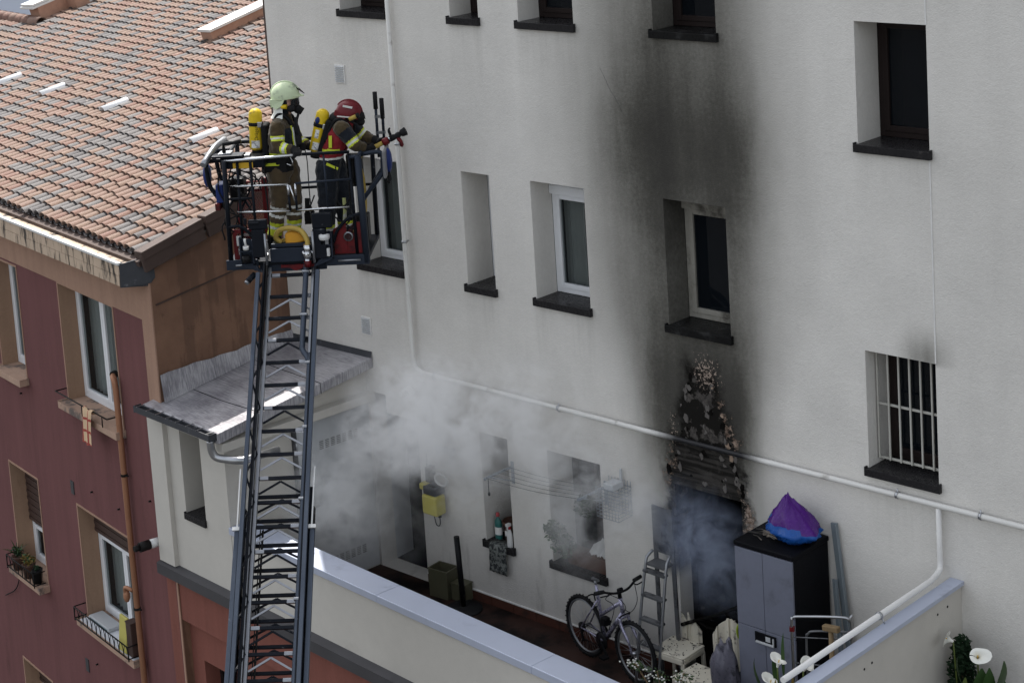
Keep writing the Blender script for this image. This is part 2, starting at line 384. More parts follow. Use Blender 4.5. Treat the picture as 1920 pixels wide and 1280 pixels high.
# ---------------------------------------------------------------- windows
def beams(mb, x0, x1, z0, z1, y0, y1, w_):
    mb.box(x0, x0 + w_, y0, y1, z0, z1); mb.box(x1 - w_, x1, y0, y1, z0, z1)
    mb.box(x0 + w_, x1 - w_, y0, y1, z0, z0 + w_); mb.box(x0 + w_, x1 - w_, y0, y1, z1 - w_, z1)
def window(par, x0, x1, z0, z1, d, fm, label=None, sash=1, gm='glass', sill='sill', sill_h=.07, out=.045, ear=.03, box_h=0., curtain=False, fw=.055, shutter=0., open_sash=False, room=True):
    f = MB(); beams(f, x0 + .002, x1 - .002, z0 + .002, z1 - .002, d, d + .07, fw)
    o = f.build('window', fm, par, label, bevel=.006)
    zt = z1 - fw
    if box_h:
        s = MB(); s.box(x0 + .004, x1 - .004, d - .03, d - .002, z1 - box_h, z1 - .003); s.box(x0 + .004, x1 - .004, d - .045, d - .031, z1 - box_h, z1 - box_h * .5)
        s.build('shutter_box', fm, o, bevel=.004); zt = z1 - box_h
    if shutter:
        s = MB(); n = int(shutter / .05)
        for i in range(n):
            zz = z1 - .004 - i * .05; s.box(x0 + .02, x1 - .02, d - .04 - .008 * (i % 2), d - .012, zz - .046, zz)
        k = s.build('shutter', M['shutter'], o); tag(k); zt = z1 - shutter - .01
    ns = sash; wd = (x1 - x0 - 2 * fw) / ns
    for i in range(ns):
        a = x0 + fw + wd * i; b_ = a + wd
        s = MB()
        if open_sash and i == ns - 1:
            Rz = Matrix.Rotation(math.radians(-62), 3, 'Z'); piv = V((a, d + .035, 0)) if False else V((a + .0, d + .05, 0))
            t_ = MB(); beams(t_, 0, wd, z0 + fw, zt, 0, .05, .06)
            t_.v = [tuple(piv + Matrix.Rotation(math.radians(58), 3, 'Z') @ V(p_)) for p_ in t_.v]
            t_.build('sash', fm, o)
            t_ = MB(); t_.quad((.06, .02, z0 + fw + .06), (wd - .06, .02, z0 + fw + .06), (wd - .06, .02, zt - .06), (.06, .02, zt - .06))
            t_.v = [tuple(piv + Matrix.Rotation(math.radians(58), 3, 'Z') @ V(p_)) for p_ in t_.v]
            t_.build('pane', M[gm], o)
            continue
        beams(s, a + .003, b_ - .003, z0 + fw + .003, zt - .003, d - .012, d + .04, .055); s.build('sash', fm, o, bevel=.006)
        s = MB(); s.quad((a + .05, d + .015, z0 + fw + .05), (b_ - .05, d + .015, z0 + fw + .05), (b_ - .05, d + .015, zt - .05), (a + .05, d + .015, zt - .05))
        s.build('pane', M[gm], o)
    if curtain:
        s = MB(); n = 40; y = d + .16
        pts = [(x0 + .03 + (x1 - x0 - .06) * i / n, y + .025 * math.sin(i * 1.7) + .012 * math.sin(i * .6)) for i in range(n + 1)]
        a0, a1 = (0, n) if curtain is True else (0, int(n * curtain))
        for i in range(a0, a1): s.add([(pts[i][0], pts[i][1], z0 + .06), (pts[i + 1][0], pts[i + 1][1], z0 + .06), (pts[i + 1][0], pts[i + 1][1], z1 - .04), (pts[i][0], pts[i][1], z1 - .04)], [(0, 1, 2, 3)], True)
        s.build('curtain', M['curtain'], o)
    if sill:
        s = MB(); s.box(x0 + .001, x1 - .001, .001, d + .02, z0 - sill_h + .001, z0); s.box(x0 - ear, x1 + ear, -out, -.001, z0 - sill_h - .004, z0 + .001)
        s.box(x0 - ear, x0 - ear + .018, -out, -.001, z0 + .001, z0 + .016); s.box(x1 + ear - .018, x1 + ear, -out, -.001, z0 + .001, z0 + .016)
        s.build('sill', M[sill] if isinstance(sill, str) else sill, o, bevel=.004)
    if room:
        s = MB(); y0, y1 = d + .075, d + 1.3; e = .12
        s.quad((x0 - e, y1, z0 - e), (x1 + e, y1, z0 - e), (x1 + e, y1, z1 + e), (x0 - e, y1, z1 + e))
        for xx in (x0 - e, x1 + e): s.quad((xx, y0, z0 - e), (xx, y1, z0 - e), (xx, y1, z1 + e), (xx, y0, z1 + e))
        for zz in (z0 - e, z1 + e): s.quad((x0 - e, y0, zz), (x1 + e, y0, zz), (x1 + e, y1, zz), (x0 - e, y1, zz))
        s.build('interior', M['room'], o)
    return o
M['bar'] = mat('dull_cream_bar_paint', (.46, .45, .41), .5, var=.2, vs=6)
M['shutter'] = mat('brown_roller_shutter', (.060, .036, .030), .5, var=.25)

# ---------------------------------------------------------------- white building
wb = thing('white_building', 'white rendered building with a black soot plume above its burnt-out doorway', 'building')
Hs = []
D1 = .33
def H(x0, x1, z0, z1, d=D1): Hs.append((x0, x1, z0 - .07, z1, d))
H(1.41, 2.165, 3.81, 5.12); H(3.21, 3.645, 3.81, 5.115, .41); H(4.26, 5.03, 3.81, 5.12); H(6.09, 6.87, 3.82, 5.135)
H(1.39, 2.165, 6.85, 8.17); H(3.21, 3.645, 6.85, 8.17); H(4.24, 5.02, 6.85, 8.17); H(6.075, 6.86, 6.85, 8.17)
H(8.425, 9.17, 5.92, 7.055, .38); H(8.42, 9.165, 2.81, 3.955, .36)
H(3.225, 3.66, .79, 2.085, .46); H(4.26, 5.03, .80, 2.09, .40)
H(6.1, 6.87, 9.9, 11.2); H(4.24, 5.02, 9.9, 11.2); H(8.425, 9.17, 8.95, 10.1)
Hs.append((6.05, 6.90, .0, 2.11, .34)); Hs.append((1.38, 1.67, .0, 2.22, .25)); Hs.append((1.67, 2.19, .0, 2.0, .25))
wl = MB(); wall_sheet(wl, 0, 15, -.2, 13, Hs)
wl.build('wall', M['white'], wb, fix=False)
q = MB(); q.quad((0, 0, -7), (0, 9, -7), (0, 9, 13), (0, 0, 13)); q.quad((0, 9, -7), (15, 9, -7), (15, 9, 13), (0, 9, 13)); q.quad((15, 0, -7), (15, 9, -7), (15, 9, 13), (15, 0, 13))
q.quad((0, 0.001, -7), (15, .001, -7), (15, .001, -.2), (0, .001, -.2))
q.build('rear_wall', M['cream'], wb)
q = MB(); q.box(-.15, 15.15, -.25, 9.15, 13.001, 13.25); q.build('roof', M['lead'], wb)
q = MB(); q.box(-.035, -.002, .0, .06, 4.62, 13); q.build('corner_flashing', M['verge'], wb)
for a, b_ in ((7.06, 8.86), (10.12, 13.0), (3.96, 5.84), (2.02, 2.60)):
    q = MB(); q.box(9.163, 9.177, -.006, -.0005, a, b_); q.build('expansion_joint', M['joint'], wb)
# windows, ground row first
window(wb, 3.225, 3.66, .79, 2.085, .46, M['dark_frame'], gm='glass_dark')
window(wb, 4.26, 5.03, .80, 2.09, .40, M['dark_frame'], sash=2, gm='glass_dark')
window(wb, 1.41, 2.165, 3.81, 5.12, D1, M['pvc'], sash=1, curtain=True, label='white framed window with net curtain')
window(wb, 3.21, 3.645, 3.81, 5.115, .41, M['pvc'])
window(wb, 4.26, 5.03, 3.81, 5.12, D1, M['pvc'], sash=1, box_h=.2, curtain=.45, label='white framed window with roller shutter box')
window(wb, 6.09, 6.87, 3.82, 5.135, D1, M['pvc_soot'], sash=1, box_h=.16, gm='glass_dark', sill='soot_sill', label='smoke-stained window beside the soot plume')
window(wb, 1.39, 2.165, 6.85, 8.17, D1, M['dark_frame'], gm='glass')
window(wb, 3.21, 3.645, 6.85, 8.17, D1, M['dark_frame'], gm='glass_dark')
window(wb, 4.24, 5.02, 6.85, 8.17, D1, M['dark_frame'], gm='glass_dark')
window(wb, 6.075, 6.86, 6.85, 8.17, D1, M['dark_frame'], gm='glass_dark', sill='soot_sill')
window(wb, 6.1, 6.87, 9.9, 11.2, D1, M['dark_frame'], gm='glass_dark'); window(wb, 4.24, 5.02, 9.9, 11.2, D1, M['dark_frame'], gm='glass_dark'); window(wb, 8.425, 9.17, 8.95, 10.1, .38, M['dark_frame'], gm='glass_dark')
window(wb, 8.425, 9.17, 5.92, 7.055, .38, M['dark_frame'], gm='glass_dark', label='dark brown framed window with peeling paint')
gw = window(wb, 8.42, 9.165, 2.81, 3.955, .36, M['dark_frame'], gm='glass_dark', label='window behind white security bars')
for z in (2.87, 3.40, 3.93):
    q = MB(); q.box(8.435, 9.155, .165, .185, z - .011, z + .011); q.build('grille_rail', M['bar'], gw, bevel=.003)
for i in range(7):
    q = MB(); x = 8.445 + i * .116; q.box(x - .0085, x + .0085, .145, .162, 2.86, 3.945); q.build('bar', M['bar'], gw, bevel=.003)
M['flake_tan'] = mat('bare_tan_plaster', (.30, .22, .165), .9, var=.35, vs=20, bs=.5, bsc=60)
M['flake_grey'] = mat('smoked_grey_plaster', (.11, .10, .093), .9, var=.4, vs=20, bs=.5, bsc=60)
rf_ = random.Random(21)
for i in range(64):
    z = rf_.uniform(2.16, 3.42); hw = max(.08, .47 - max(0, z - 2.2) * .28); s_ = rf_.choice((-1, 1, 1)); u = rf_.random()
    x = 6.47 + (s_ * (hw + rf_.uniform(-.06, .04)) if u < .6 else rf_.uniform(-hw, hw) * .8); r0 = rf_.uniform(.010, .034); n = rf_.randint(5, 9); el = rf_.uniform(.7, 2.2)
    if z < 2.2 and abs(x - 6.47) < .4: continue
    pts = [(x + r0 * rf_.uniform(.35, 1.3) * math.cos(2 * PI * j / n), -.001, z + el * r0 * rf_.uniform(.35, 1.3) * math.sin(2 * PI * j / n)) for j in range(n)]
    q = MB(); q.prism(pts, None, (rf_.uniform(-.004, .004), -rf_.uniform(.004, .011), rf_.uniform(-.004, .004))); q.build('plaster_flake', M['flake_tan'] if u < .6 and s_ > 0 and z > 2.4 and rf_.random() < .35 else M['flake_grey'] if rf_.random() < .6 else M['charred'], wb)
# burnt room behind the doorway, charred frame
q = MB(); x0, x1, z0, z1 = 5.7, 7.3, 0, 2.5
q.quad((x0, 2.6, z0), (x1, 2.6, z0), (x1, 2.6, z1), (x0, 2.6, z1))
for xx in (x0, x1): q.quad((xx, .345, z0), (xx, 2.6, z0), (xx, 2.6, z1), (xx, .345, z1))
for zz in (.004, z1): q.quad((x0, .345, zz), (x1, .345, zz), (x1, 2.6, zz), (x0, 2.6, zz))
q.build('burnt_room', M['charred'], wb)
q = MB(); q.box(6.055, 6.12, .20, .30, .005, 2.10); q.box(6.83, 6.895, .20, .30, .005, 2.10); q.box(6.12, 6.83, .20, .30, 2.03, 2.105)
q.box(6.12, 6.18, .22, .27, .005, 1.2); q.obox((6.5, .25, .72), (.75, .05, .06), Matrix.Rotation(.22, 3, 'Y')); q.obox((6.6, .2, .5), (.6, .05, .05), Matrix.Rotation(-.35, 3, 'Y'))
q.box(6.13, 6.82, .23, .27, .005, .55)
q.build('burnt_door_frame', M['charred'], wb)
# passage at the left end
q = MB(); q.quad((1.38, .25, .0), (1.36, .55, .0), (1.36, .55, 2.22), (1.38, .25, 2.22)); q.build('passage_wall', M['door_grey'], wb)
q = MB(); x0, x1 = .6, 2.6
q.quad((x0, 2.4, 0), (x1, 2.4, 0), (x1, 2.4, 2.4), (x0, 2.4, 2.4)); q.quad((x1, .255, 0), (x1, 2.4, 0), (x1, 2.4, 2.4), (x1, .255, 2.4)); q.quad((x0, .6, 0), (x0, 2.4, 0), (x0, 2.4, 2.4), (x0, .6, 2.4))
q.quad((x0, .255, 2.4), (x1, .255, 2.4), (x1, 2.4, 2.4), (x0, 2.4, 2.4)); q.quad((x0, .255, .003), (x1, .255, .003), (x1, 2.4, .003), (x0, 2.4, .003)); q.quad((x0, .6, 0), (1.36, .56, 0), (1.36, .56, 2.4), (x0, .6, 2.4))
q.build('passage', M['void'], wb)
# vents
for (x, z) in ((1.305, 6.085), (1.43, 3.04)):
    q = MB(); q.box(x - .085, x + .085, -.012, -.001, z - .11, z + .11)
    v_ = q.build('vent_grille', M['joint'], wb)
    for r in range(9): 
        q = MB(); zz = z - .088 + r * .022; q.obox((x, -.018, zz), (.14, .014, .006), Matrix.Rotation(.5, 3, 'X')); q.build('louvre', M['door_grey'], v_)
# pipes
r_ = .027; y_ = -.062
def pipe_mat():
    m, t, bs_ = new_mat('white_pipe_sooted_over_the_fire'); p = tex_pos(t); sx = t.nodes.new('ShaderNodeSeparateXYZ'); t.links.new(p, sx.inputs[0]); X = E(t, sx.outputs[0]) + (noise_n(t, p, 6, 4) - .5) * .18
    c = mix_c(t, noise_n(t, p, 5, 5).step(.58, .8), (.66, .65, .62), (.36, .34, .31))
    c = mix_c(t, X.step(5.75, 6.2) * X.step(7.35, 6.95), c, (.012, .012, .014)); t.links.new(c, bs_.inputs['Base Color']); bs_.inputs['Roughness'].default_value = .45; bs_.inputs['Specular IOR Level'].default_value = .3; return m
M['gas'] = pipe_mat()
gp = MB(); gp.tube([(2.272, y_, 12.9), (2.272, y_, 2.86)] + bez([(2.272, y_, 2.80), (2.30, y_, 2.70), (2.40, y_, 2.65)], 5) + [(2.5, y_, 2.648), (7.2, y_, 2.634), (15, y_, 2.64)], r_, 12)
P1 = gp.build('gas_pipe', M['gas'], wb); P2 = P1
gp = MB(); gp.tube([(9.19, y_, 2.61), (9.19, y_, 2.12)] + bez([(9.19, y_, 2.08), (9.195, -.08, 2.03), (9.205, -.16, 2.005)], 5) + [(9.225, -.3, 2.003), (9.225, -2.6, 2.003)], r_, 12)
P3 = gp.build('gas_pipe', M['pipe'], wb)
for x in (2.62, 4.54): 
    q = MB(); q.tube([(x - .012, y_, 2.645), (x + .012, y_, 2.645)], .036, 12); q.box(x - .01, x + .01, y_, -.0, 2.60, 2.612); q.cyl((x, y_, 2.6), (x, y_, 2.7), .006); q.build('pipe_clamp', M['steel'], P1)
for x in (8.76, 9.62): 
    q = MB(); q.tube([(x - .012, y_, 2.638), (x + .012, y_, 2.638)], .036, 12); q.box(x - .01, x + .01, y_, -.0, 2.60, 2.612); q.cyl((x, y_, 2.6), (x, y_, 2.7), .006); q.build('pipe_clamp', M['steel'], P2)
q = MB(); q.tube([(9.225, -1.14, 2.003), (9.225, -1.165, 2.003)], .036, 12); q.cyl((9.25, -1.15, 1.99), (9.28, -1.15, 1.945), .007); q.build('pipe_clamp', M['steel'], P2)
for z in (5.35, 4.2, 7.6):
    q = MB(); q.tube([(2.272, y_, z - .012), (2.272, y_, z + .012)], .036, 12); q.box(2.265, 2.28, y_, 0, z - .008, z + .008); q.build('pipe_clamp', M['steel'], P1)
for k, pts in enumerate((((5.35, 6.42), (5.42, 6.30), (5.46, 6.22), (5.55, 6.10), (5.62, 5.98)),)):
    q = MB(); q.tube(bez([(x, -.001, z) for x, z in pts], 4), .0013, 4); q.build('crack', M['band'], wb)
# skirting tiles along the wall base
x = 2.2
while x < 6.0:
    q = MB(); q.box(x + .003, min(x + .345, 6.045), -.014 - R.random() * .003, -.001, .004, .112); q.build('skirting_tile', M['terracotta'], wb); x += .35
x = 6.92
while x < 9.1:
    q = MB(); q.box(x + .003, min(x + .345, 9.26), -.014 - R.random() * .003, -.001, .004, .112); q.build('skirting_tile', M['terracotta'], wb); x += .35
q = MB(); q.box(2.195, 6.045, -.02, -.001, .114, .128); q.box(6.905, 9.26, -.02, -.001, .114, .128); q.build('skirting_lip', M['joint'], wb)
q = MB(); q.prism([(.4, -1.9, -.2), (1.25, -1.95, -.2), (9.27, -2.52, -.2), (9.27, 0, -.2), (.4, 0, -.2)], None, (0, 0, .2)); q.box(9.37, 14, -2.6, 0, -.2, -.0)
tag(q.build('terrace_floor', M['floor']), kind='structure')

# ---------------------------------------------------------------- extension with silver roof, terrace parapet
ex = thing('rear_extension', 'cream rear extension with a silver flat roof and a red lower storey', 'building', (1.19, -2.08, 0), math.atan2(-.0735, .9973))
q = MB(); wall_sheet(q, -1.53, 0, .36, 2.34, [(-.93, -.505, 1.03, 2.11, .30)])
q.quad((0, 0, -.2), (0, 2.08, -.2), (0, 2.08, 2.62), (0, 0, 2.34)); q.quad((-1.53, 0, .36), (-1.53, .12, .36), (-1.53, .12, 2.34), (-1.53, 0, 2.34))
q.box(-1.535, -1.2, -.06, -.001, .362, 2.3)
q.build('wall', M['cream'], ex)
window(ex, -.93, -.505, 1.10, 2.11, .30, M['dark_frame'], gm='glass_dark', ear=.01, out=.03)
zr = lambda v: 2.36 + (v + .15) * .133
poly = [(-1.45, -.15), (.15, -.15), (.15, 2.095), (-1.345, 1.985), (-1.262, .02), (-1.45, .02)]
q = MB(); q.prism([(u, v, zr(v)) for u, v in poly], None, (0, 0, -.13)); rf = q.build('roof', M['tin'], ex, bevel=.012)
q = MB()
for u in (): q.tube([(u + .01 * math.sin(i), -.14 + i * .222, zr(-.14 + i * .222) + .003) for i in range(11)], .004, 6)
q.tube([(-1.4, .42, zr(.42) + .003), (-.6, .40, zr(.4) + .003), (.155, .44, zr(.44) + .003), (.156, .44, zr(.44) - .13)], .004, 6)
q.tube([(-1.3, 1.32, zr(1.32) + .003), (.155, 1.30, zr(1.3) + .003), (.156, 1.3, zr(1.3) - .13)], .004, 6)
q.build('seam', M['rubber'], rf)
q = MB(); n = 16
for i in range(n):
    a, b_ = i / n, (i + 1) / n
    P = lambda t, k: (-1.257 - .088 * t + .022 + .05 * (1 - k) + .006 * math.sin(t * 37), .0 + 1.985 * t, (zr(1.985 * t) + .004 if k == 0 else 2.715 + .04 * t + .010 * math.sin(t * 9) + .008 * math.sin(t * 31)))
    q.quad(P(a, 0), P(b_, 0), P(b_, 1), P(a, 1))
q.build('flashing', M['tin'], ex)
q = MB(); q.quad((-1.33, 1.955, zr(1.95)), (.15, 2.065, zr(2.06)), (.15, 2.088, zr(2.08) + .07), (-1.33, 1.98, zr(1.98) + .07)); q.build('flashing', M['lead'], ex)
q = MB(); q.box(-1.47, .12, -.26, -.245, 2.29, 2.365); q.box(-1.47, .12, -.245, -.155, 2.28, 2.292); q.box(-1.47, .12, -.165, -.153, 2.292, 2.35); q.box(-1.475, -1.468, -.26, -.153, 2.28, 2.365); q.box(.118, .125, -.26, -.153, 2.28, 2.365)
gt = q.build('gutter', M['lead'], ex)
for i in range(8):
    q = MB(); x = -1.4 + i * .21; q.box(x, x + .014, -.262, -.15, 2.362, 2.372); q.build('gutter_bracket', M['steel'], gt)
q = MB(); q.tube(bez([(.06, -.2, 2.28), (.06, -.19, 2.15), (.10, -.15, 2.07), (.25, -.05, 2.045)], 6) + [(.34, .02, 2.04), (.36, .5, 2.03)], .045, 12); q.build('drain_elbow', M['steel'], ex)
q = MB(); q.box(.02, .15, -.10, 2.09, 2.12, 2.22); q.build('soffit', M['cream'], ex)
# service door on the side wall
q = MB(); q.box(.004, .035, .98, 2.06, .03, 2.07); dr = q.build('door', M['door_grey'], ex, 'pale grey metal service door with louvred vents', bevel=.004)
q = MB(); q.box(.004, .05, .93, .975, .0, 2.12); q.box(.004, .05, .93, 2.078, 2.075, 2.12); q.build('door_frame', M['dark_paint'], ex)
for zz in (1.80, .34):
    for c_ in range(7):
        for r in range(5):
            q = MB(); y = 1.30 + c_ * .085; z = zz - r * .022; q.box(.035, .041, y, y + .055, z, z + .010); q.build('louvre', M['dark_paint'], dr)
q = MB(); q.cyl((.035, 1.12, 1.05), (.06, 1.12, 1.05), .02); q.beam((.06, 1.12, 1.05), (.06, 1.22, 1.05), .016); q.box(.036, .04, 1.09, 1.15, .96, 1.13); q.build('door_handle', M['black_plastic'], dr)
for z in (.35, 1.1, 1.85):
    q = MB(); q.cyl((.045, .965, z - .05), (.045, .965, z + .05), .012, n=8); q.build('hinge', M['steel'], dr)
# parapet of the terrace
pw = thing('terrace_parapet', 'curving line of cream parapet wall with blue-grey metal coping round the terrace', 'parapet', (1.19, -2.08, 0), math.atan2(-.0735, .9973))
pw['label'] = 'cream parapet wall with blue-grey metal coping along the terrace front'
q = MB(); q.box(.012, 8.2, -.001, .26, .362, 1.09); q.build('wall', M['cream'], pw)
for a, b_ in ((.003, .36), (.363, 2.71), (2.713, 5.06), (5.063, 7.4), (7.403, 8.22)):
    q = MB(); q.box(a, b_, -.03, .29, 1.09, 1.172); q.build('coping', M['coping'], pw, bevel=.006)
q = MB(); q.prism([(-1.56, -.10, .20), (8.2, -.10, .20), (8.2, -.10, .33), (-1.56, -.10, .33)], None, (0, .0995, 0)); q.build('slate_band', M['band'], pw)
q = MB(); q.quad((-1.56, -.10, .331), (8.2, -.10, .331), (8.2, .0, .362), (-1.56, .0, .362)); q.build('slate_band', M['band'], pw)
q = MB(); wall_sheet(q, -1.53, 8.2, -7, .20, [(-1.30, 2.2, -5.0, -.34, .10)]); q.build('lower_wall', M['red_low'], ex)
q = MB(); wall_sheet(q, -1.30, 2.2, -5.0, -.34, [(-1.0, -.50, -1.75, -.82, .22), (1.05, 1.75, -1.75, -.82, .22)], y=.10); q.build('lower_wall', M['red_low'], ex)
window_y = .32
for x0, x1 in ((-1.0, -.5), (1.05, 1.75)):
    q = MB(); beams(q, x0, x1, -1.75, -.82, .30, .35, .05); o = q.build('window', M['dark_frame'], ex); q = MB(); q.quad((x0, .335, -1.75), (x1, .335, -1.75), (x1, .335, -.82), (x0, .335, -.82)); q.build('pane', M['glass_dark'], o)
    q = MB(); q.quad((x0, .36, -1.75), (x1, .36, -1.75), (x1, .36, -.82), (x0, .36, -.82)); q.build('interior', M['room'], o)
# right-hand dividing wall of the terrace
rp = thing('dividing_wall', 'grey dividing wall with blue-grey metal coping running out from the white building', 'wall', (9.32, 0, 0))
q = MB(); q.box(-.045, .045, -2.62, -.002, -7, 1.90); q.build('wall', M['cream'], rp)
q = MB(); q.box(-.065, .075, -2.64, -.002, 1.90, 1.942); q.build('coping', M['coping'], rp, bevel=.004)
for (y, z) in ((-.25, 1.78), (-.42, 1.77), (-1.5, 1.75), (-1.62, 1.74), (-.12, 1.15)):
    q = MB(); q.cyl((.045, y, z), (.0475, y, z), .012, n=8); q.build('drill_hole', M['rubber'], rp)

# ---------------------------------------------------------------- red house
rh = thing('red_house', 'dusky red house with tan trim under a sloping roof of pink and grey tiles', 'building', (-.064, -1.995, 0), math.atan2(-.1663, .986))
WN = [(-2.75, -1.13, 1.75, 3.32), (-4.98, -4.14, 1.72, 3.28), (-2.84, -1.22, -1.27, .28), (-5.15, -4.16, -1.27, .26), (-5.42, -4.40, -4.3, -2.80), (-2.84, -1.3, -4.3, -2.95)]
q = MB(); wall_sheet(q, -20, -.0, -7, 4.0, [(a, b_, c - .08, d, .24) for a, b_, c, d in WN], jamb_mi=1); q.build('wall', [M['red_wall'], M['tan_jamb']], rh)
q = MB(); q.box(-20, 0.004, -.012, -.0005, 3.34, 3.83); q.build('trim', M['tan'], rh)
q = MB(); q.box(-.285, .004, -.012, -.0005, 2.0, 3.339); q.build('trim', M['tan'], rh)
q = MB(); q.box(-.035, .004, -.012, -.0005, -7, 1.999); q.build('trim', M['tan'], rh)
for a, b_, c, d in WN:
    q = MB(); q.prism([(a - .03, -.008, c), (a - .001, -.008, c), (a - .001, -.008, d + .001), (b_ + .001, -.008, d + .001), (b_ + .001, -.008, c), (b_ + .025, -.008, c), (b_ + .025, -.008, d + .028), (a - .03, -.008, d + .028)], None, (0, .0075, 0)); q.build('window_surround', M['tan'], rh)
q = MB(); q.add([(0, 0, -7), (-1.223, 9, -7), (-1.223, 9, 6.17), (0, 0, 4.08)], [(0, 1, 2, 3)]); q.build('gable_wall', M['gable'], rh)
q = MB(); q.beam((.004, .05, 3.56), (-.262, 1.97, 3.80), .014, .016); q.build('gable_joint', M['verge'], rh)
q = MB(); q.box(-.03, .006, -.006, .004, 2.3, 3.82); q.build('trim', M['tan'], rh)
M['stone_sill'] = mat('worn_tan_sill', (.40, .27, .20), .8, var=.3, vs=5, c2=(.12, .10, .09), c2s=3, bs=.4, bsc=30)
M['white_tile'] = mat('white_sill_tiles', (.70, .72, .76), .3, var=.12, vs=6)
M['red_curtain'] = M['curtain']
w1 = window(rh, *WN[0][:2], *WN[0][2:], .22, M['pvc'], sash=2, curtain=True, sill='stone_sill', sill_h=.08, out=.14, ear=.06, fw=.075)
w2 = window(rh, *WN[1][:2], *WN[1][2:], .22, M['pvc'], sash=2, curtain=True, sill='stone_sill', sill_h=.08, out=.14, ear=.06, fw=.075)
w3 = window(rh, *WN[2][:2], *WN[2][2:], .24, M['pvc'], sash=2, curtain=.4, sill='stone_sill', sill_h=.08, out=.16, ear=.05, fw=.075, shutter=.42, label='white framed window with brown shutter half down and iron rail')
w4 = window(rh, *WN[3][:2], *WN[3][2:], .24, M['pvc'], sash=2, sill='stone_sill', sill_h=.08, out=.16, ear=.05, fw=.075, shutter=.95, label='narrow window with brown shutter mostly down')
window(rh, *WN[4][:2], *WN[4][2:], .24, M['pvc'], sash=2, sill='stone_sill', sill_h=.08, out=.14, ear=.05, shutter=.4)
window(rh, *WN[5][:2], *WN[5][2:], .24, M['pvc'], sash=2, sill='stone_sill', sill_h=.08, out=.14, ear=.05, shutter=.4)
q = MB()
for i in range(11):
    for k in range(3): q.box(-2.82 + i * .146, -2.68 + i * .146, -.14 + k * .115, -.03 + k * .115, -1.268, -1.262)
q.build('sill_tiling', M['white_tile'], w3)
def railing(par, x0, x1, z, h_, y0=-.20, y1=-.02, scroll=True):
    q = MB()
    for zz in (z, z + h_): q.tube([(x0, y1, zz), (x0, y0, zz), (x1, y0, zz), (x1, y1, zz)], .009, 6)
    for xx in (x0, x1):
        for yy in (y0,): q.cyl((xx, yy, z - .03), (xx, yy, z + h_), .009, n=6)
    if scroll:
        n = int((x1 - x0) / .13)
        for i in range(n):
            a = x0 + (x1 - x0) * i / n; b_ = x0 + (x1 - x0) * (i + 1) / n; m_ = (a + b_) / 2
            q.tube(bez([(a, y0, z), (a + .02, y0, z + h_ * .7), (m_, y0, z + h_), (b_ - .02, y0, z + h_ * .7), (b_, y0, z)], 4), .005, 5, caps=False)
    return q.build('railing', M['iron'], par)
railing(w3, -2.86, -1.24, -1.24, .16, -.19)
railing(w4, -5.16, -4.2, -1.24, .17, -.19)
q = MB(); q.tube([(-2.80, .1, 1.90), (-2.80, -.16, 1.90), (-1.25, -.16, 1.90), (-1.25, .02, 1.9)], .010, 6); q.tube([(-2.0, -.16, 1.9), (-2.0, -.16, 1.76), (-2.0, -.05, 1.76)], .008, 6); q.tube([(-1.4, -.16, 1.9), (-1.4, -.16, 1.76)], .008, 6)
q.build('drying_rail', M['iron'], w1)
# cornice and gutter
q = MB(); q.box(-20, -.17, -.275, .05, 3.82, 4.07); cn = q.build('cornice', M['cornice'], rh)
for r in range(2):
    for i in range(26):
        x = -.172 - i * .205; q = MB(); e = R.random() * .005; q.box(x - .2, x, -.288 - e, -.2755, 3.825 + r * .125, 3.945 + r * .125); q.build('cornice_tile', M['cornice'], cn)
q = MB(); q.box(-20, -5.52, -.285, -.2755, 3.825, 4.07); tag(q.build('cornice_tile', M['cornice'], cn), kind='stuff')
q = MB(); q.box(-20, -.165, -.31, -.262, 4.078, 4.112); q.build('gutter_lip', M['cap'], rh, bevel=.006)
q = MB(); q.quad((-20, -.262, 4.09), (-.16, -.262, 4.09), (-.10, -.02, 4.02), (-20, -.02, 4.02)); q.quad((-20, -.02, 4.02), (-.10, -.02, 4.02), (-.10, .02, 4.16), (-20, .02, 4.16)); q.build('gutter', M['lead'], rh)
q = MB(); q.prism([(-.168, -.28, 3.81), (-.168, -.28, 4.09), (-.05, -.05, 4.14), (.03, .06, 4.06), (.03, .06, 3.90), (-.02, .0, 3.80)], None, (-.02, -.01, -.001)); q.quad((-.17, -.29, 3.81), (.015, .02, 3.84), (.015, .02, 4.10), (-.17, -.29, 4.10)); q.build('gutter_end', M['lead'], rh)
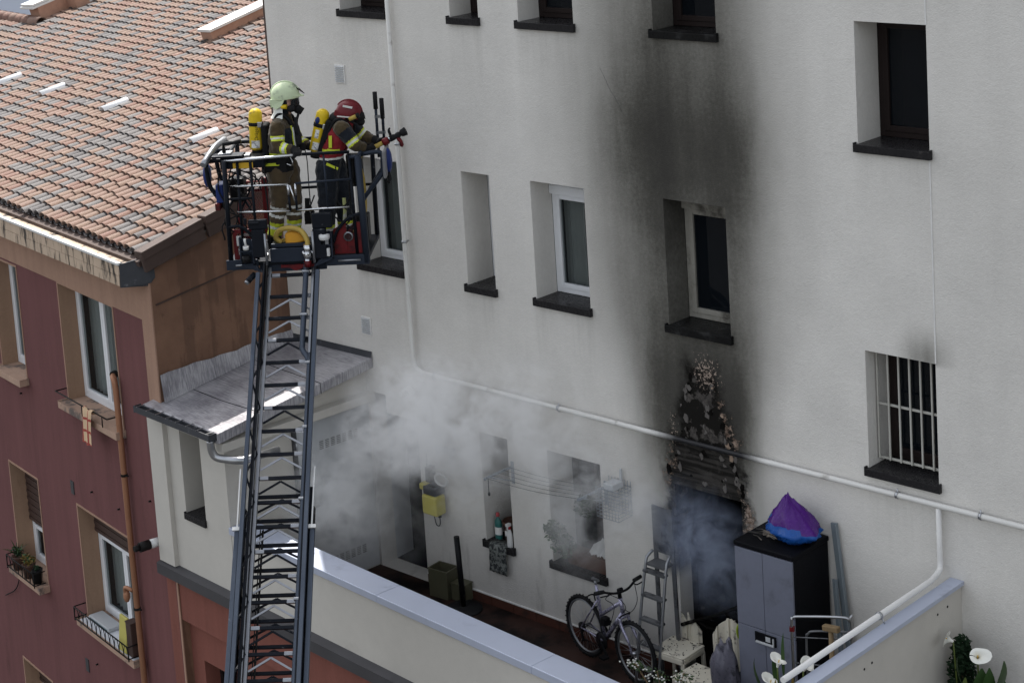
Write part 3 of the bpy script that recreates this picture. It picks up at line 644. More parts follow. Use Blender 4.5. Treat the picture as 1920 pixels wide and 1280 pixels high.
# roof
e0 = V((.018, -.134, 4.143)); vd = V((-.1311, .9649, .2272)); sd = V((-1, 0, 0)); nrm = (sd.cross(vd)).normalized(); nrm = nrm if nrm.z > 0 else -nrm
xt = vd.cross(nrm).normalized(); RT = Matrix((xt, vd.normalized(), nrm)).transposed()
RP = lambda s, t, h_=0.: e0 + sd * s + vd * t + nrm * h_
q = MB(); q.prism([RP(0, 0, -.03), RP(13.2, 0, -.03), RP(13.2, 10.5, -.03), RP(0, 10.5, -.03)], None, nrm * -.06); q.prism([RP(13.2, 0, -.03), RP(20, 0, -.03), RP(20, 4.9, -.03), RP(13.2, 4.9, -.03)], None, nrm * -.06)
q.build('roof_deck', M['verge'], rh)
def tile_geo(mb, c, M3, L=.31, r0=.076, r1=.060, th=.011, n=7):
    for rr, flip in ((0, 0), (th, 1)):
        vs = []
        for y, r in ((-L / 2, r0), (L / 2, r1)):
            for j in range(n):
                a = PI * (.04 + .92 * j / (n - 1)); vs.append(c + M3 @ V(((r - rr) * math.cos(a), y, (r - rr) * math.sin(a) * .92 - .012)))
        mb.add(vs, [(j, j + 1, n + j + 1, n + j) for j in range(n - 1)], True)
    o = len(mb.v) - 4 * n
    for j in range(n - 1): mb.f.append([o + j, o + j + 1, o + 2 * n + j + 1, o + 2 * n + j]); mb.m.append(mb.mi); mb.s.append(False)
    return mb
TM = ['terr_a', 'terr_b', 'terr_c', 'terr_d', 'terr_e']
proto = {}
for i, k in enumerate(TM):
    for v_ in range(2):
        proto[(i, v_)] = tile_geo(MB(), V((0, 0, 0)), Matrix.Identity(3), .31, .076 + .002 * v_, .060).mesh('roof_tile', M[k])
glass_tiles = {(56, 12), (46, 12), (33, 12), (15, 11)}
tiles = []; PS, PT = .178, .215
for row in range(48):
    for c_ in range(112):
        s_ = .08 + c_ * PS; t_ = .25 + row * PT
        if s_ > 13.1 and t_ > 4.8: continue
        if t_ > 10.2: continue
        p = RP(s_, t_); wp = None
        cs, sn = math.cos(rh.rotation_euler.z), math.sin(rh.rotation_euler.z)
        wpos = V((rh.location.x + cs * p.x - sn * p.y, rh.location.y + sn * p.x + cs * p.y, p.z))
        nz = noise.noise(V((c_ * .19 + row * .10, row * .33, 3.1))); nz2 = noise.noise(V((c_ * .8, row * .9, 9.7)))
        x = nz * .45 + nz2 * .35 + R.uniform(-.55, .55)
        k = 3 if x > .46 else 2 if x > .13 else (0 if R.random() < .42 else 1 if R.random() < .6 else 4)
        if wpos.x > .1: continue
        tiles.append(((wpos - CAMLOC).length, s_, t_, k, (c_, row)))
tiles.sort(key=lambda a: a[0])
rest = MB(); k300 = 0
for dist, s_, t_, k, cr in tiles:
    rot = RT @ Matrix.Rotation(R.uniform(-.02, .02) - .005, 3, 'Z') @ Matrix.Rotation(-.070 + R.uniform(-.014, .014), 3, 'X')
    slip = R.uniform(-.06, -.03) if R.random() < .02 else 0.; p = RP(s_ + R.uniform(-.007, .007), t_ + R.uniform(-.012, .012) + slip, .010)
    if cr in glass_tiles: continue
    if k300 < 300:
        o = link('roof_tile', proto[(k, R.randrange(2))], rh); o.matrix_local = Matrix.Translation(p) @ rot.to_4x4(); k300 += 1
    else:
        rest.mi = k; tile_geo(rest, p, rot, n=6)
tag(rest.build('roof_tile', [M[k] for k in TM], rh, fix=False), kind='stuff')
M['white_glass'] = mat('white_glass_tile', (.74, .76, .78), .18, var=.06)
for (c_, row) in glass_tiles:
    q = MB(); p = RP(.08 + c_ * PS, .25 + row * PT + .06, .045); tile_geo(q, p, RT @ Matrix.Rotation(-.05, 3, 'X'), .46, .080, .070, .012, 9); q.build('glass_tile', M['white_glass'], rh, 'white translucent tile among the clay tiles')
ch = MB()
for c_ in range(113):
    s_ = c_ * PS - .009
    tm = 10.3 if s_ < 13.1 else 4.85
    if s_ < 0: s_ = .0
    vs = []
    for t_ in (0.08, tm):
        for j in range(5):
            a = PI * j / 4; vs.append(RP(s_ + .065 * math.cos(a), t_, .022 - .04 * math.sin(a)))
    ch.add(vs, [(j, j + 1, 6 + j, 5 + j) for j in range(4)], True)
tag(ch.build('channel_tile', M['terr_d'], rh), kind='stuff')
for i in range(10):
    q = MB(); a, b_ = .02 + i * .95, .93 + i * .95
    q.beam(RP(-.02, a, .05 + .01 * (i % 2)), RP(-.02, b_, .055), .17, .11, nrm); q.beam(RP(-.065, a, -.05), RP(-.065, b_, -.05), .05, .22, nrm); q.build('verge_board', M['verge'], rh, bevel=.012)
for i in range(24):
    q = MB(); s_ = 13.15 + i * .3; tile_geo(q, RP(s_, 4.95, .05), RT @ Matrix.Rotation(PI / 2, 3, 'Z') @ Matrix.Rotation(.05, 3, 'X'), .36, .13, .115, .014, 8); q.build('ridge_tile', M['terr_e' if i % 3 else 'terr_a'], rh)
# party-wall stack with metal caps, top left
q = MB(); q.beam(RP(13.35, 5.05, .10), RP(13.35, 5.75, .10), .34, .42, nrm); q.beam(RP(13.1, 5.7, .08), RP(13.1, 6.0, .08), .5, .36, nrm); q.build('chimney', M['brick'], rh, bevel=.01)
q = MB(); q.beam(RP(13.4, 4.95, .36), RP(13.4, 9.5, .36), .42, .05, nrm); q.beam(RP(13.4, 4.93, .31), RP(13.4, 9.5, .31), .46, .04, nrm); q.build('wall_cap', M['cap'], rh, bevel=.008)
q = MB(); q.beam(RP(12.95, 5.9, .27), RP(12.95, 9.5, .27), .16, .05, nrm); q.beam(RP(12.95, 5.95, .14), RP(12.95, 9.5, .14), .10, .24, nrm); q.build('wall_cap', M['cap'], rh, bevel=.008)
q = MB(); q.beam(RP(13.3, 4.75, .01), RP(13.3, 5.3, .01), .7, .03, nrm); q.build('flashing', M['steel'], rh)
# low roof vent next to the white building
q = MB(); q.beam(RP(7.0, 5.35, .09), RP(7.0, 7.2, .09), .30, .20, nrm); vb = q.build('roof_vent', M['brick'], rh, bevel=.01)
q = MB(); q.beam(RP(7.0, 5.32, .215), RP(7.0, 7.2, .215), .36, .05, nrm); q.build('vent_cap', M['cap'], vb, bevel=.008)
# pipes and fittings on the front
q = MB(); q.tube(bez([(-1.22, .0, 2.44), (-1.19, -.05, 2.44), (-1.12, -.07, 2.41), (-1.10, -.07, 2.30)], 5) + [(-1.10, -.07, -7)], .038, 12); dp = q.build('drain_pipe', M['copper'], rh)
q = MB(); q.cyl((-1.23, -.0, 2.45), (-1.20, -.045, 2.45), .05); q.build('pipe_collar', M['iron'], dp)
for z in (-.55, 1.2):
    q = MB(); q.tube([(-1.10, -.07, z - .015), (-1.10, -.07, z + .015)], .046, 10); q.cyl((-1.06, -.07, z), (-1.02, -.05, z), .012, n=6); q.build('pipe_clamp', M['iron'], dp)
q = MB(); q.tube(bez([(-1.14, -.09, -.32), (-1.25, -.14, -.30), (-1.28, -.12, -.45)], 4), .025, 8); q.ell((-1.27, -.12, -.42), (.05, .045, .09), 10); q.build('pipe_valve', M['copper'], dp)
q = MB(); q.lathe([(.075, 0), (.075, .02), (.058, .021)], (-.34, -.001, .56), Matrix.Rotation(PI / 2, 3, 'X'), 16); fl = q.build('boiler_flue', M['iron'], rh)
q = MB(); q.tube([(-.34, -.02, .56), (-.34, -.17, .56)], .055, 16); q.build('flue_pipe', M['cap'], fl)
q = MB(); q.tube([(-.34, -.165, .56), (-.34, -.30, .56)], .060, 16); q.tube([(-.34, -.30, .56), (-.34, -.37, .56)], .038, 12); q.build('flue_terminal', M['iron'], fl)
for (x, z) in ((-2.94, .50), (-3.05, -2.04)):
    q = MB(); q.box(x - .045, x + .045, -.012, -.0005, z - .09, z + .09); q.build('wall_vent', M['dark_paint'], rh)
q = MB(); q.tube(bez([(-5.1, -.02, -1.35), (-5.35, -.03, -1.7), (-5.8, -.03, -1.95)], 6), .008, 6); q.build('cable', M['rubber'], rh)
for (x, z) in ((-2.3, .62), (-1.5, .62), (-.55, 1.0), (-4.4, 1.45), (-2.7, -1.9)):
    q = MB(); q.cyl((x, 0, z), (x, -.03, z), .012, n=6); q.build('wall_hook', M['iron'], rh)

# ---------------------------------------------------------------- aerial ladder
AZ = .70375
hx = V((math.cos(AZ), math.sin(AZ), 0)); ld = V((.4132, -.4940, -.7650)).normalized(); ln = hx.cross(ld).normalized()
if ln.z < 0: ln = -ln                                    # towards the climbing face
K0 = V((2.624, -2.045, 4.338))
M['ladder'] = mat('blue_grey_ladder_paint', (.058, .072, .098), .42, .25, var=.25, vs=4, c2=(.16, .18, .2), c2s=8, c2t=(.66, .78))
M['ladder_dark'] = mat('dark_ladder_paint', (.012, .014, .019), .5, .25, var=.35, vs=5, c2=(.16, .17, .18), c2s=9, c2t=(.64, .74))
M['alu'] = mat('worn_aluminium', (.30, .31, .33), .38, .8, var=.2, vs=7)
al = thing('aerial_ladder', 'blue-grey telescopic fire ladder reaching up to the rescue cage', 'ladder')
L = lambda u, k, n_=0.: K0 + hx * u + ld * (.247 * k) + ln * n_
NK = 28
def lbeam(name, u0, k0, n0, u1, k1, n1, w_, h_, m_, bev=.004, lab=None):
    q = MB(); q.beam(L(u0, k0, n0), L(u1, k1, n1), w_, h_, ln); return q.build(name, m_, al, lab, bevel=bev)
# upper section
for s_ in (-1, 1):
    lbeam('bottom_rail', s_ * .235, -1.2, 0, s_ * .235, NK, 0, .035, .05, M['alu'])
    lbeam('side_rail', s_ * .318, .2, .20, s_ * .318, NK, .20, .042, .042, M['ladder'])
    lbeam('side_web', s_ * .275, -.4, .06, s_ * .275, NK, .06, .02, .16, M['ladder_dark'])
    for k in range(0, NK, 2):
        lbeam('lattice_strut', s_ * .25, k, .02, s_ * .32, k + 1, .19, .018, .018, M['ladder_dark'], 0)
        lbeam('lattice_strut', s_ * .32, k + 1, .19, s_ * .25, k + 2, .02, .018, .018, M['ladder_dark'], 0)
for k in range(NK):
    q = MB(); q.beam(L(-.22, k), L(.22, k), .034, .036, ln); q.mi = 1; q.beam(L(.13 if k % 3 else -.21, k, .001), L(.215 if k % 3 else -.12, k, .001), .0365, .0385, ln)
    q.build('rung', [M['ladder_dark'], M['alu']], al, bevel=.004)
    if k > 0:
        for s_ in (-1, 1): lbeam('rung_brace', 0, k + .12, -.015, s_ * .215, k + .62, -.015, .019, .016, M['alu' if k % 3 else 'ladder_dark'], 0)
# lower, wider section sliding under it
K1 = 9.6
for s_ in (-1, 1):
    lbeam('bottom_rail', s_ * .30, K1 - .3, -.10, s_ * .30, NK, -.10, .04, .05, M['ladder_dark'])
    lbeam('side_rail', s_ * .375, K1 + 1.6, .14, s_ * .385, NK, .14, .046, .046, M['ladder'])
    lbeam('side_web', s_ * .345, K1 + .6, .0, s_ * .345, NK, .0, .02, .18, M['ladder_dark'])
    q = MB(); q.beam(L(s_ * .375, K1 - .8, .17), L(s_ * .37, K1 + 1.7, .17), .014, .014, ln); q.beam(L(s_ * .325, K1 + 1.65, .175), L(s_ * .415, K1 + 1.65, .175), .035, .03, ln); q.build('guide_bracket', M['cap'], al)
    for k in range(12, NK, 2):
        lbeam('lattice_strut', s_ * .32, k, -.08, s_ * .37, k + 1, .12, .018, .018, M['ladder_dark'], 0)
        lbeam('lattice_strut', s_ * .37, k + 1, .12, s_ * .32, k + 2, -.08, .018, .018, M['ladder_dark'], 0)
for k in range(NK - 10):
    kk = K1 + k
    q = MB(); q.beam(L(-.285, kk, -.13), L(.285, kk, -.13), .034, .036, ln); q.build('rung', M['ladder_dark'], al, bevel=.004)
    for s_ in (-1, 1): lbeam('rung_brace', 0, kk + .12, -.14, s_ * .27, kk + .66, -.14, .020, .014, M['ladder_dark'], 0)
q = MB(); q.tube(bez([L(.165, -1.0, .06), L(.165, .5, .06), L(.165, 3.2, .06), L(.175, 3.6, .06), L(.245, 4.2, .07), L(.255, 6, .08), L(.255, NK, .08)], 5), .030, 12); wp = q.build('water_pipe', M['ladder'], al)
for k in (0, 2, 4.2, 7, 10, 14, 18):
    q = MB(); u = .165 if k < 3.4 else .252; q.beam(L(u, k - .06, .06 if k < 4 else .078), L(u, k + .06, .06 if k < 4 else .078), .085, .075, ln); q.build('pipe_clamp', M['alu'], wp, bevel=.01)
for i, (u, n_) in enumerate(((-.19, -.03), (-.175, -.05), (-.16, -.03), (.2, -.05))):
    q = MB(); q.tube([L(u, 11, n_ - .05), L(u, NK, n_ - .05)], .006, 6); q.build('cable', M['rubber'], al)
q = MB(); q.tube(bez([L(-.262, -1, .04), L(-.275, 2, .05), L(-.268, 5, .03), L(-.27, 9, .05), L(-.26, NK, .04)], 6), .012, 6); q.build('cable', M['alu'], al)
q = MB(); q.tube(bez([L(-.255, -.8, .09), L(-.25, 1, .10), L(-.26, 3.5, .08), L(-.28, 4.6, .02)], 6), .014, 6); q.build('cable', M['rubber'], al)

# ---------------------------------------------------------------- rescue cage
P0 = V((2.631, -2.027, 4.472))
RZ = Matrix.Rotation(AZ, 3, 'Z')
CG = lambda u, v, z: P0 + RZ @ V((u, v, z))
cg = thing('rescue_cage', 'dark steel rescue cage with red mesh panels at the ladder tip', 'rescue cage', P0, AZ)
M['cage'] = mat('dark_blue_cage_tube', (.010, .012, .017), .40, .3, var=.35, vs=5, c2=(.10, .11, .12), c2s=8, c2t=(.62, .74))
M['cage_grey'] = mat('grey_blue_cage_tube', (.028, .035, .050), .42, .3, var=.25, vs=5)
M['red_panel'] = mat('red_panel_paint', (.13, .008, .011), .45, .1, var=.3, vs=6, c2=(.05, .006, .008), c2s=5)
M['chrome'] = mat('bright_rail', (.62, .63, .65), .22, 1., var=.15)
M['yellow_label'] = mat('yellow_label', (.70, .42, .03), .5, var=.15, vs=12)
M['blue_plastic'] = mat('blue_plastic', (.012, .028, .14), .45, var=.2)
def ct(name, pts, r, m_=None, par=None, smooth_path=0, n=10, lab=None):
    q = MB(); q.tube(bez(pts, smooth_path) if smooth_path else pts, r, n); return q.build(name, m_ or M['cage'], par or cg, lab)
q = MB(); q.box(-.70, .82, .0, .95, -.02, .03); q.build('floor', M['ladder_dark'], cg, bevel=.008)
q = MB(); q.box(-.705, -.36, -.03, -.001, -.05, .06); q.box(.36, .83, -.03, -.001, -.05, .06); q.box(-.36, .36, .03, .07, -.10, -.021); q.build('base_beam', M['cage_grey'], cg, bevel=.008)
for a, b_ in ((-.60, -.42), (.50, .74)):
    q = MB(); q.tube([(a, -.04, .005), (b_, -.04, .005)], .012, 8); q.build('grab_handle', M['alu'], cg)
for u, v, t_ in ((-.655, .0, 1.14), (-.70, .93, 1.16), (.80, .93, 1.16), (-.52, .02, 1.12)):
    ct('post', [(u, v, .03), (u + .015, v, t_)], .026 if u != -.52 else .016)
ct('post', [(.80, .0, -.03), (.785, .0, 1.12)], .038, M['cage_grey'])
ct('post', [(.70, .03, .05), (.69, .03, 1.14)], .018)
ct('post', [(-.36, .0, .05), (-.36, .0, 1.12)], .016)
# rails
ct('top_rail', [(-.64, 0, 1.13), (.20, 0, 1.165)], .017, M['chrome'])  # sunlit half of the front rail, its shine put into a brighter material
ct('top_rail', [(.20, 0, 1.166), (.70, 0, 1.165)], .017)  # same rail beyond the shadow edge, shade put into a darker material
ct('top_rail', [(-.69, .93, 1.15), (.80, .93, 1.15)], .02); ct('mid_rail', [(-.69, .93, .6), (.80, .93, .6)], .016)
ct('top_rail', [(.70, .0, 1.11), (.80, .0, 1.115)], .02, M['cage_grey'])
ct('side_rail', [(.785, .0, 1.10), (.79, .5, 1.13), (.80, .93, 1.15)], .02, M['cage_grey']); ct('side_rail', [(-.65, .0, 1.12), (-.69, .93, 1.15)], .02)
ct('outer_loop', [(.785, .2, 1.09), (.97, .2, 1.11), (1.02, .2, 1.06), (1.01, .2, .90), (.98, .2, .84), (.76, .2, .58)], .024, M['cage_grey'], smooth_path=3)
ct('outer_loop', [(.785, .75, 1.09), (.97, .75, 1.11), (1.0, .75, 1.06), (.99, .75, .90), (.96, .75, .84), (.78, .75, .58)], .024, M['cage_grey'], smooth_path=3)
ct('outer_loop', [(-.65, .2, 1.10), (-.84, .2, 1.10), (-.88, .2, 1.05), (-.86, .2, .84), (-.82, .2, .76), (-.67, .2, .52)], .024, smooth_path=3)
ct('outer_loop', [(-.69, .75, 1.10), (-.86, .75, 1.10), (-.89, .75, 1.05), (-.87, .75, .84), (-.83, .75, .76), (-.70, .75, .52)], .024, smooth_path=3)
ct('outer_rail', [(-.88, .05, 1.09), (-.80, .3, 1.22), (-.78, .75, 1.22)], .036, M['alu'], smooth_path=4)
# front gates
for pts in ([(-.60, 0, .855), (.02, 0, .85), (.025, 0, .56), (-.54, 0, .575)], [(.70, 0, .875), (.10, 0, .855), (.095, 0, .565), (.66, 0, .575)]):
    g_ = ct('gate', [pts[0], pts[1]], .0125, M['chrome'] if pts[0][0] < 0 else M['cage_grey'])
    ct('gate_bar', [pts[1], ((pts[1][0] + pts[2][0]) / 2, 0, .72)], .0125, M['chrome'], g_); ct('gate_bar', [((pts[1][0] + pts[2][0]) / 2, 0, .72), pts[2]], .0125, M['cage'], g_)
    ct('gate_bar', [pts[2], pts[3]], .0125, M['chrome'], g_)
ct('gate_bar', [(.425, 0, 1.15), (.43, 0, .56)], .011, M['cage_grey']); ct('gate_bar', [(.04, .0, .84), (.10, .02, .58)], .009, M['chrome'])
# mesh panels: real perforated sheet (diamond lattice)
def lattice(poly, name, m_, st=.028, w_=.0075):
    """diamond lattice clipped to a convex polygon given as 2D points plus a mapping"""
    pts, mp = poly; q = MB(); c0 = [min(p[0] for p in pts), max(p[0] for p in pts), min(p[1] for p in pts), max(p[1] for p in pts)]
    def clip(a, d):
        t0, t1 = -9, 9; n = len(pts)
        for i in range(n):
            p, p2 = pts[i], pts[(i + 1) % n]; e = (p2[0] - p[0], p2[1] - p[1]); nx, ny = -e[1], e[0]
            num = (p[0] - a[0]) * nx + (p[1] - a[1]) * ny; den = d[0] * nx + d[1] * ny
            if abs(den) < 1e-9:
                if num > 0: return None
                continue
            t = num / den
            if den > 0: t0 = max(t0, t)
            else: t1 = min(t1, t)
        return (t0, t1) if t1 - t0 > .01 else None
    for sl_ in (1.5, -1.5):
        x = c0[0] - 1
        while x < c0[1] + 1:
            d = (1, sl_); r = clip((x, c0[2]), d)
            if r:
                a = mp(x + d[0] * r[0], c0[2] + d[1] * r[0]); b_ = mp(x + d[0] * r[1], c0[2] + d[1] * r[1]); q.beam(a, b_, w_, .003)
            x += st
    return q.build(name, m_, cg)
pl = [(-.74, .12), (-.42, .12), (-.40, .70), (-.60, .70), (-.70, .5)]
lp = lattice((pl, lambda a, b_: V((a, .90, b_))), 'mesh_panel', M['red_panel']); tag(lp, 'red expanded-metal mesh panel on the left')
q = MB(); q.tube([(p[0], .90, p[1]) for p in pl], .016, 6, closed=True); q.box(-.44, -.375, .885, .915, .1, .74); q.build('panel_frame', M['red_panel'], cg)
pl = [(-.60, .07), (-.40, .07), (-.40, .37), (-.60, .37)]
lattice((pl, lambda a, b_: V((a, .04, b_))), 'mesh_panel', M['red_panel'], .022)
q = MB(); q.box(-.62, -.575, .03, .05, .05, .38); q.box(-.575, -.38, .03, .05, .05, .10); q.box(-.575, -.38, .03, .05, .335, .38); q.build('panel_frame', M['red_panel'], cg, bevel=.004)
pl = [(.60, .28), (.68, .28), (.68, .42)]
lattice((pl, lambda a, b_: V((a, .04, b_))), 'mesh_panel', M['red_panel'], .018)
q = MB(); q.box(.46, .60, .03, .05, .06, .33); q.box(.60, .765, .03, .05, .06, .28); q.box(.685, .765, .03, .05, .28, .40); q.prism([(.46, .03, .33), (.60, .03, .33), (.60, .03, .40)], None, (0, .02, 0)); rpn = q.build('red_panel', M['red_panel'], cg, bevel=.004)
q = MB(); q.lathe([(.045, 0), (.052, .005), (.052, .02), (.04, .024)], (.62, .03, .25), Matrix.Rotation(PI / 2, 3, 'X'), 20); q.build('lamp_ring', M['alu'], rpn); q = MB(); q.lathe([(.001, .018), (.042, .02)], (.62, .03, .25), Matrix.Rotation(PI / 2, 3, 'X'), 20); q.build('lamp_lens', M['glass'], rpn)
ct('brace', [(-.65, -.01, .42), (-.52, -.01, .42), (-.42, -.01, .33), (-.34, -.01, .22)], .018, smooth_path=4); ct('brace', [(.80, -.01, .50), (.66, -.01, .47), (.52, -.01, .34), (.46, -.01, .20)], .018, smooth_path=4)
q = MB(); q.beam((-.60, .3, .80), (-.42, .3, .45), .02, .02); q.beam((-.42, .3, .80), (-.60, .3, .45), .02, .02); q.build('cross_brace', M['cage'], cg)
# hinge head between cage and ladder
q = MB(); q.box(-.42, -.22, -.10, -.035, .40, .50); q.box(-.39, -.25, -.12, -.03, .10, .40); q.box(-.46, -.43, -.13, -.09, .46, .53); q.box(-.42, -.30, -.14, -.10, .470, .488); q.build('pivot_head', M['ladder_dark'], cg, bevel=.01)
q = MB(); q.box(.26, .47, -.10, -.035, .38, .54); q.box(.26, .40, -.12, -.03, .06, .38); q.build('pivot_head', M['ladder_dark'], cg, bevel=.01)
for u in (-.245, .262): ct('pivot_rod', [(u, -.13, .36), (u, -.13, .02)], .013, M['alu'])
q = MB(); q.box(-.22, .24, -.05, -.02, .02, .17); q.box(-.22, .26, .0, .03, .17, .21); q.build('toe_board', M['cage_grey'], cg, bevel=.006)
q = MB(); q.prism([(-.12, -.02, -.02), (.24, -.02, -.02), (.24, -.02, -.05), (.12, -.02, -.05), (.06, -.02, -.085), (.03, -.02, -.085), (-.03, -.02, -.05), (-.12, -.02, -.05)], None, (0, .02, 0)); q.build('tow_plate', M['red_panel'], cg)
q = MB(); q.box(-.22, .26, .03, .30, .031, .20); q.build('step_box', M['black_plastic'], cg, bevel=.01)
# lamp brackets
def bracket(u, z, nm):
    q = MB(); q.box(u - .075, u - .06, -.10, -.04, z - .14, z + .15); q.box(u + .06, u + .075, -.10, -.04, z - .14, z + .12); q.box(u - .06, u + .06, -.10, -.04, z - .155, z - .14); q.box(u - .06, u + .06, -.10, -.04, z - .012, z + .002); q.box(u - .06, u + .06, -.045, -.04, z - .14, z + .12)
    q.prism([(u - .075, -.10, z - .157), (u + .075, -.10, z - .157), (u + .15 * (1 if u < 0 else -1), -.10, z - .24)], None, (0, .06, 0))
    return q.build('lamp_bracket', M['cage_grey'], cg, bevel=.004)
b1 = bracket(-.46, .17, 'l'); b2 = bracket(.385, .20, 'r')
q = MB(); q.cyl((-.46, -.11, .19), (-.46, -.11, .23), .032); q.cyl((-.46, -.11, .23), (-.47, -.11, .31), .012); q.build('work_lamp', M['cap'], b1); q = MB(); q.cyl((-.46, -.13, .06), (-.46, -.13, .13), .045); q.build('lamp_socket', M['black_plastic'], b1)
q = MB(); q.lathe([(.05, 0), (.06, .02), (.058, .05), (.03, .06)], (.385, -.12, .265), None, 16); q.build('work_lamp', M['cap'], b2); q = MB(); q.box(.345, .425, -.12, -.08, .21, .262); q.build('lamp_socket', M['alu'], b2); q = MB(); q.box(.34, .43, -.115, -.06, .075, .165); q.build('work_lamp', M['cap'], b2, bevel=.01)
q = MB(); q.box(-.585, -.525, .02, .035, .20, .31); q.build('position_lamp', M['cap'], cg, bevel=.006)
q = MB(); q.cyl((-.39, -.10, -.08), (-.46, -.17, -.14), .032); q.mi = 1; q.cyl((-.46, -.17, -.14), (-.475, -.185, -.155), .026); q.build('nozzle_socket', [M['ladder_dark'], M['alu']], cg)
# control panel
q = MB(); q.box(-.70, -.22, .06, .26, 1.03, 1.15); q.box(-.78, -.44, .02, .2, 1.16, 1.185); q.build('control_panel', M['cage'], cg, bevel=.01)
q = MB(); q.box(-.56, -.345, .052, .059, 1.035, 1.095); q.build('warning_label', M['yellow_label'], cg)
q = MB(); q.box(-.72, -.58, .08, .24, 1.155, 1.20); q.box(-.55, -.38, .1, .24, 1.155, 1.17); q.build('console_screen', M['alu'], cg, bevel=.01)
ct('joystick', [(-.66, .14, 1.2), (-.66, .14, 1.29), (-.47, .14, 1.31)], .022, M['black_plastic'])
for u, v, z in ((-.90, .3, .93), (1.06, .35, .98)):
    q = MB(); q.ell((u, v, z), (.045, .09, .14), 12); q.build('side_lamp', M['blue_plastic'], cg)
M['shield'] = mat('grey_shield_paint', (.20, .20, .205), .5)
q = MB(); q.box(1.02, 1.055, .15, .5, .82, 1.12); q.build('side_shield', M['shield'], cg, bevel=.02); ct('side_hook', [(1.06, .3, .86), (1.07, .3, .78), (1.05, .3, .75)], .02, M['rubber'])
q = MB(); q.box(-.78, -.70, .1, .3, .66, .86); q.mi = 1; q.box(-.80, -.74, .09, .31, .58, .66); q.build('equipment_box', [M['blue_plastic'], M['red_panel']], cg, bevel=.01)
for pts in ([(-.50, .05, 1.02), (-.40, .05, .98), (-.30, .04, .90), (-.28, .03, .80)], [(-.46, .07, 1.0), (-.33, .05, .96), (-.36, .05, .80)], [(-.24, .03, 1.02), (-.20, .03, .88), (-.28, .02, .84)], [(-.72, .06, 1.0), (-.74, .08, .8), (-.66, .08, .6), (-.70, .06, .45), (-.60, .03, .35)], [(-.30, .03, .9), (-.24, .03, .92), (-.22, .04, .6), (-.23, .04, .2)], [(.70, .05, 1.1), (.66, .06, .7), (.69, .05, .4), (.5, .05, .2)]):
    ct('cable', pts, .009, M['rubber'], smooth_path=6, n=6)
ct('grip_pole', [(.885, .93, .9), (.89, .93, 1.62)], .016, M['cage_grey']); ct('grip_pole', [(.955, .93, 1.05), (.96, .93, 1.55)], .016, M['cage_grey'])
for u, a, b_ in ((.889, 1.44, 1.63), (.957, 1.33, 1.555)): ct('pole_grip', [(u, .93, a), (u + .001, .93, b_)], .025, M['rubber'])
for z in (1.16, 1.34):
    q = MB(); q.box(.87, .98, .915, .945, z, z + .03); q.build('pole_clamp', M['alu'], cg)
# hose coming over the floor, yellow bag
M['hose'] = mat('yellow_hose', (.42, .30, .07), .6, var=.25, vs=8); M['bag_yellow'] = mat('yellow_bag_fabric', (.62, .30, .03), .7, var=.3, vs=4)
ho = MB(); ho.tube(bez([CG(-.12, .10, .20), CG(-.17, .08, .26), CG(-.12, .06, .34), CG(.0, .03, .37), CG(.12, .0, .34), CG(.19, -.06, .25), CG(.19, -.08, .18)], 8), .028, 10)
ho.tube(bez([CG(-.18, .16, .14), CG(-.10, .14, .20), CG(0, .2, .18), CG(.1, .3, .1)], 6), .030, 10)
hose = ho.build('fire_hose', M['hose']); tag(hose, 'yellow hose coiled at the firefighters\' feet and joined to the ladder pipe', 'hose')
q = MB(); q.cyl(CG(.19, -.08, .21), CG(.19, -.08, .12), .045); q.ell(CG(.19, -.085, .10), (.055, .055, .06), 12); q.cyl(CG(.185, -.09, .06), CG(.18, -.09, -.02), .035); 
for a in range(6): q.ell(CG(.19 + .05 * math.cos(a), -.085 + .05 * math.sin(a), .12), (.018, .018, .022), 6)
cpl = q.build('coupling', M['chrome'], hose); q = MB(); q.cyl(CG(.182, -.09, .04), CG(.18, -.09, -.03), .038); q.build('red_sleeve', M['red_panel'], hose)
q = MB(); pts = [(-.07, .30), (.0, .33), (.10, .30), (.17, .22), (.05, .185), (-.06, .13)]
q.prism([CG(a, .03, b_) for a, b_ in pts], None, RZ @ V((0, .12, 0))); tag(q.build('tool_bag', M['bag_yellow'], bevel=.025), 'orange-yellow tool bag on the cage floor under the hose', 'bag')

for (u, v, z, a, b_, c_) in ((-.62, .5, .72, .16, .18, .26), (-.30, .85, .95, .22, .08, .30), (.62, .86, .80, .18, .10, .34), (-.52, .3, .16, .12, .2, .2), (.70, .6, .2, .14, .2, .3)):
    q = MB(); q.box(u - a / 2, u + a / 2, v - b_ / 2, v + b_ / 2, z - c_ / 2, z + c_ / 2); q.build('equipment_case', M['black_plastic'], cg, bevel=.015)
for k in range(7):
    r7 = random.Random(40 + k); x0, x1 = (-.72, -.35) if k < 5 else (.45, .75)
    pts = [(r7.uniform(x0, x1), r7.uniform(.02, .12), 1.05 - i * .2 + r7.uniform(-.06, .06)) for i in range(5)]
    ct('cable', pts, r7.uniform(.006, .011), M['rubber'], smooth_path=6, n=6)
ct('mid_rail', [(-.66, 0, .72), (-.36, 0, .72)], .012); ct('side_rail', [(-.66, 0, .6), (-.70, .93, .6)], .016); ct('side_rail', [(.79, 0, .6), (.80, .93, .6)], .018, M['cage_grey'])

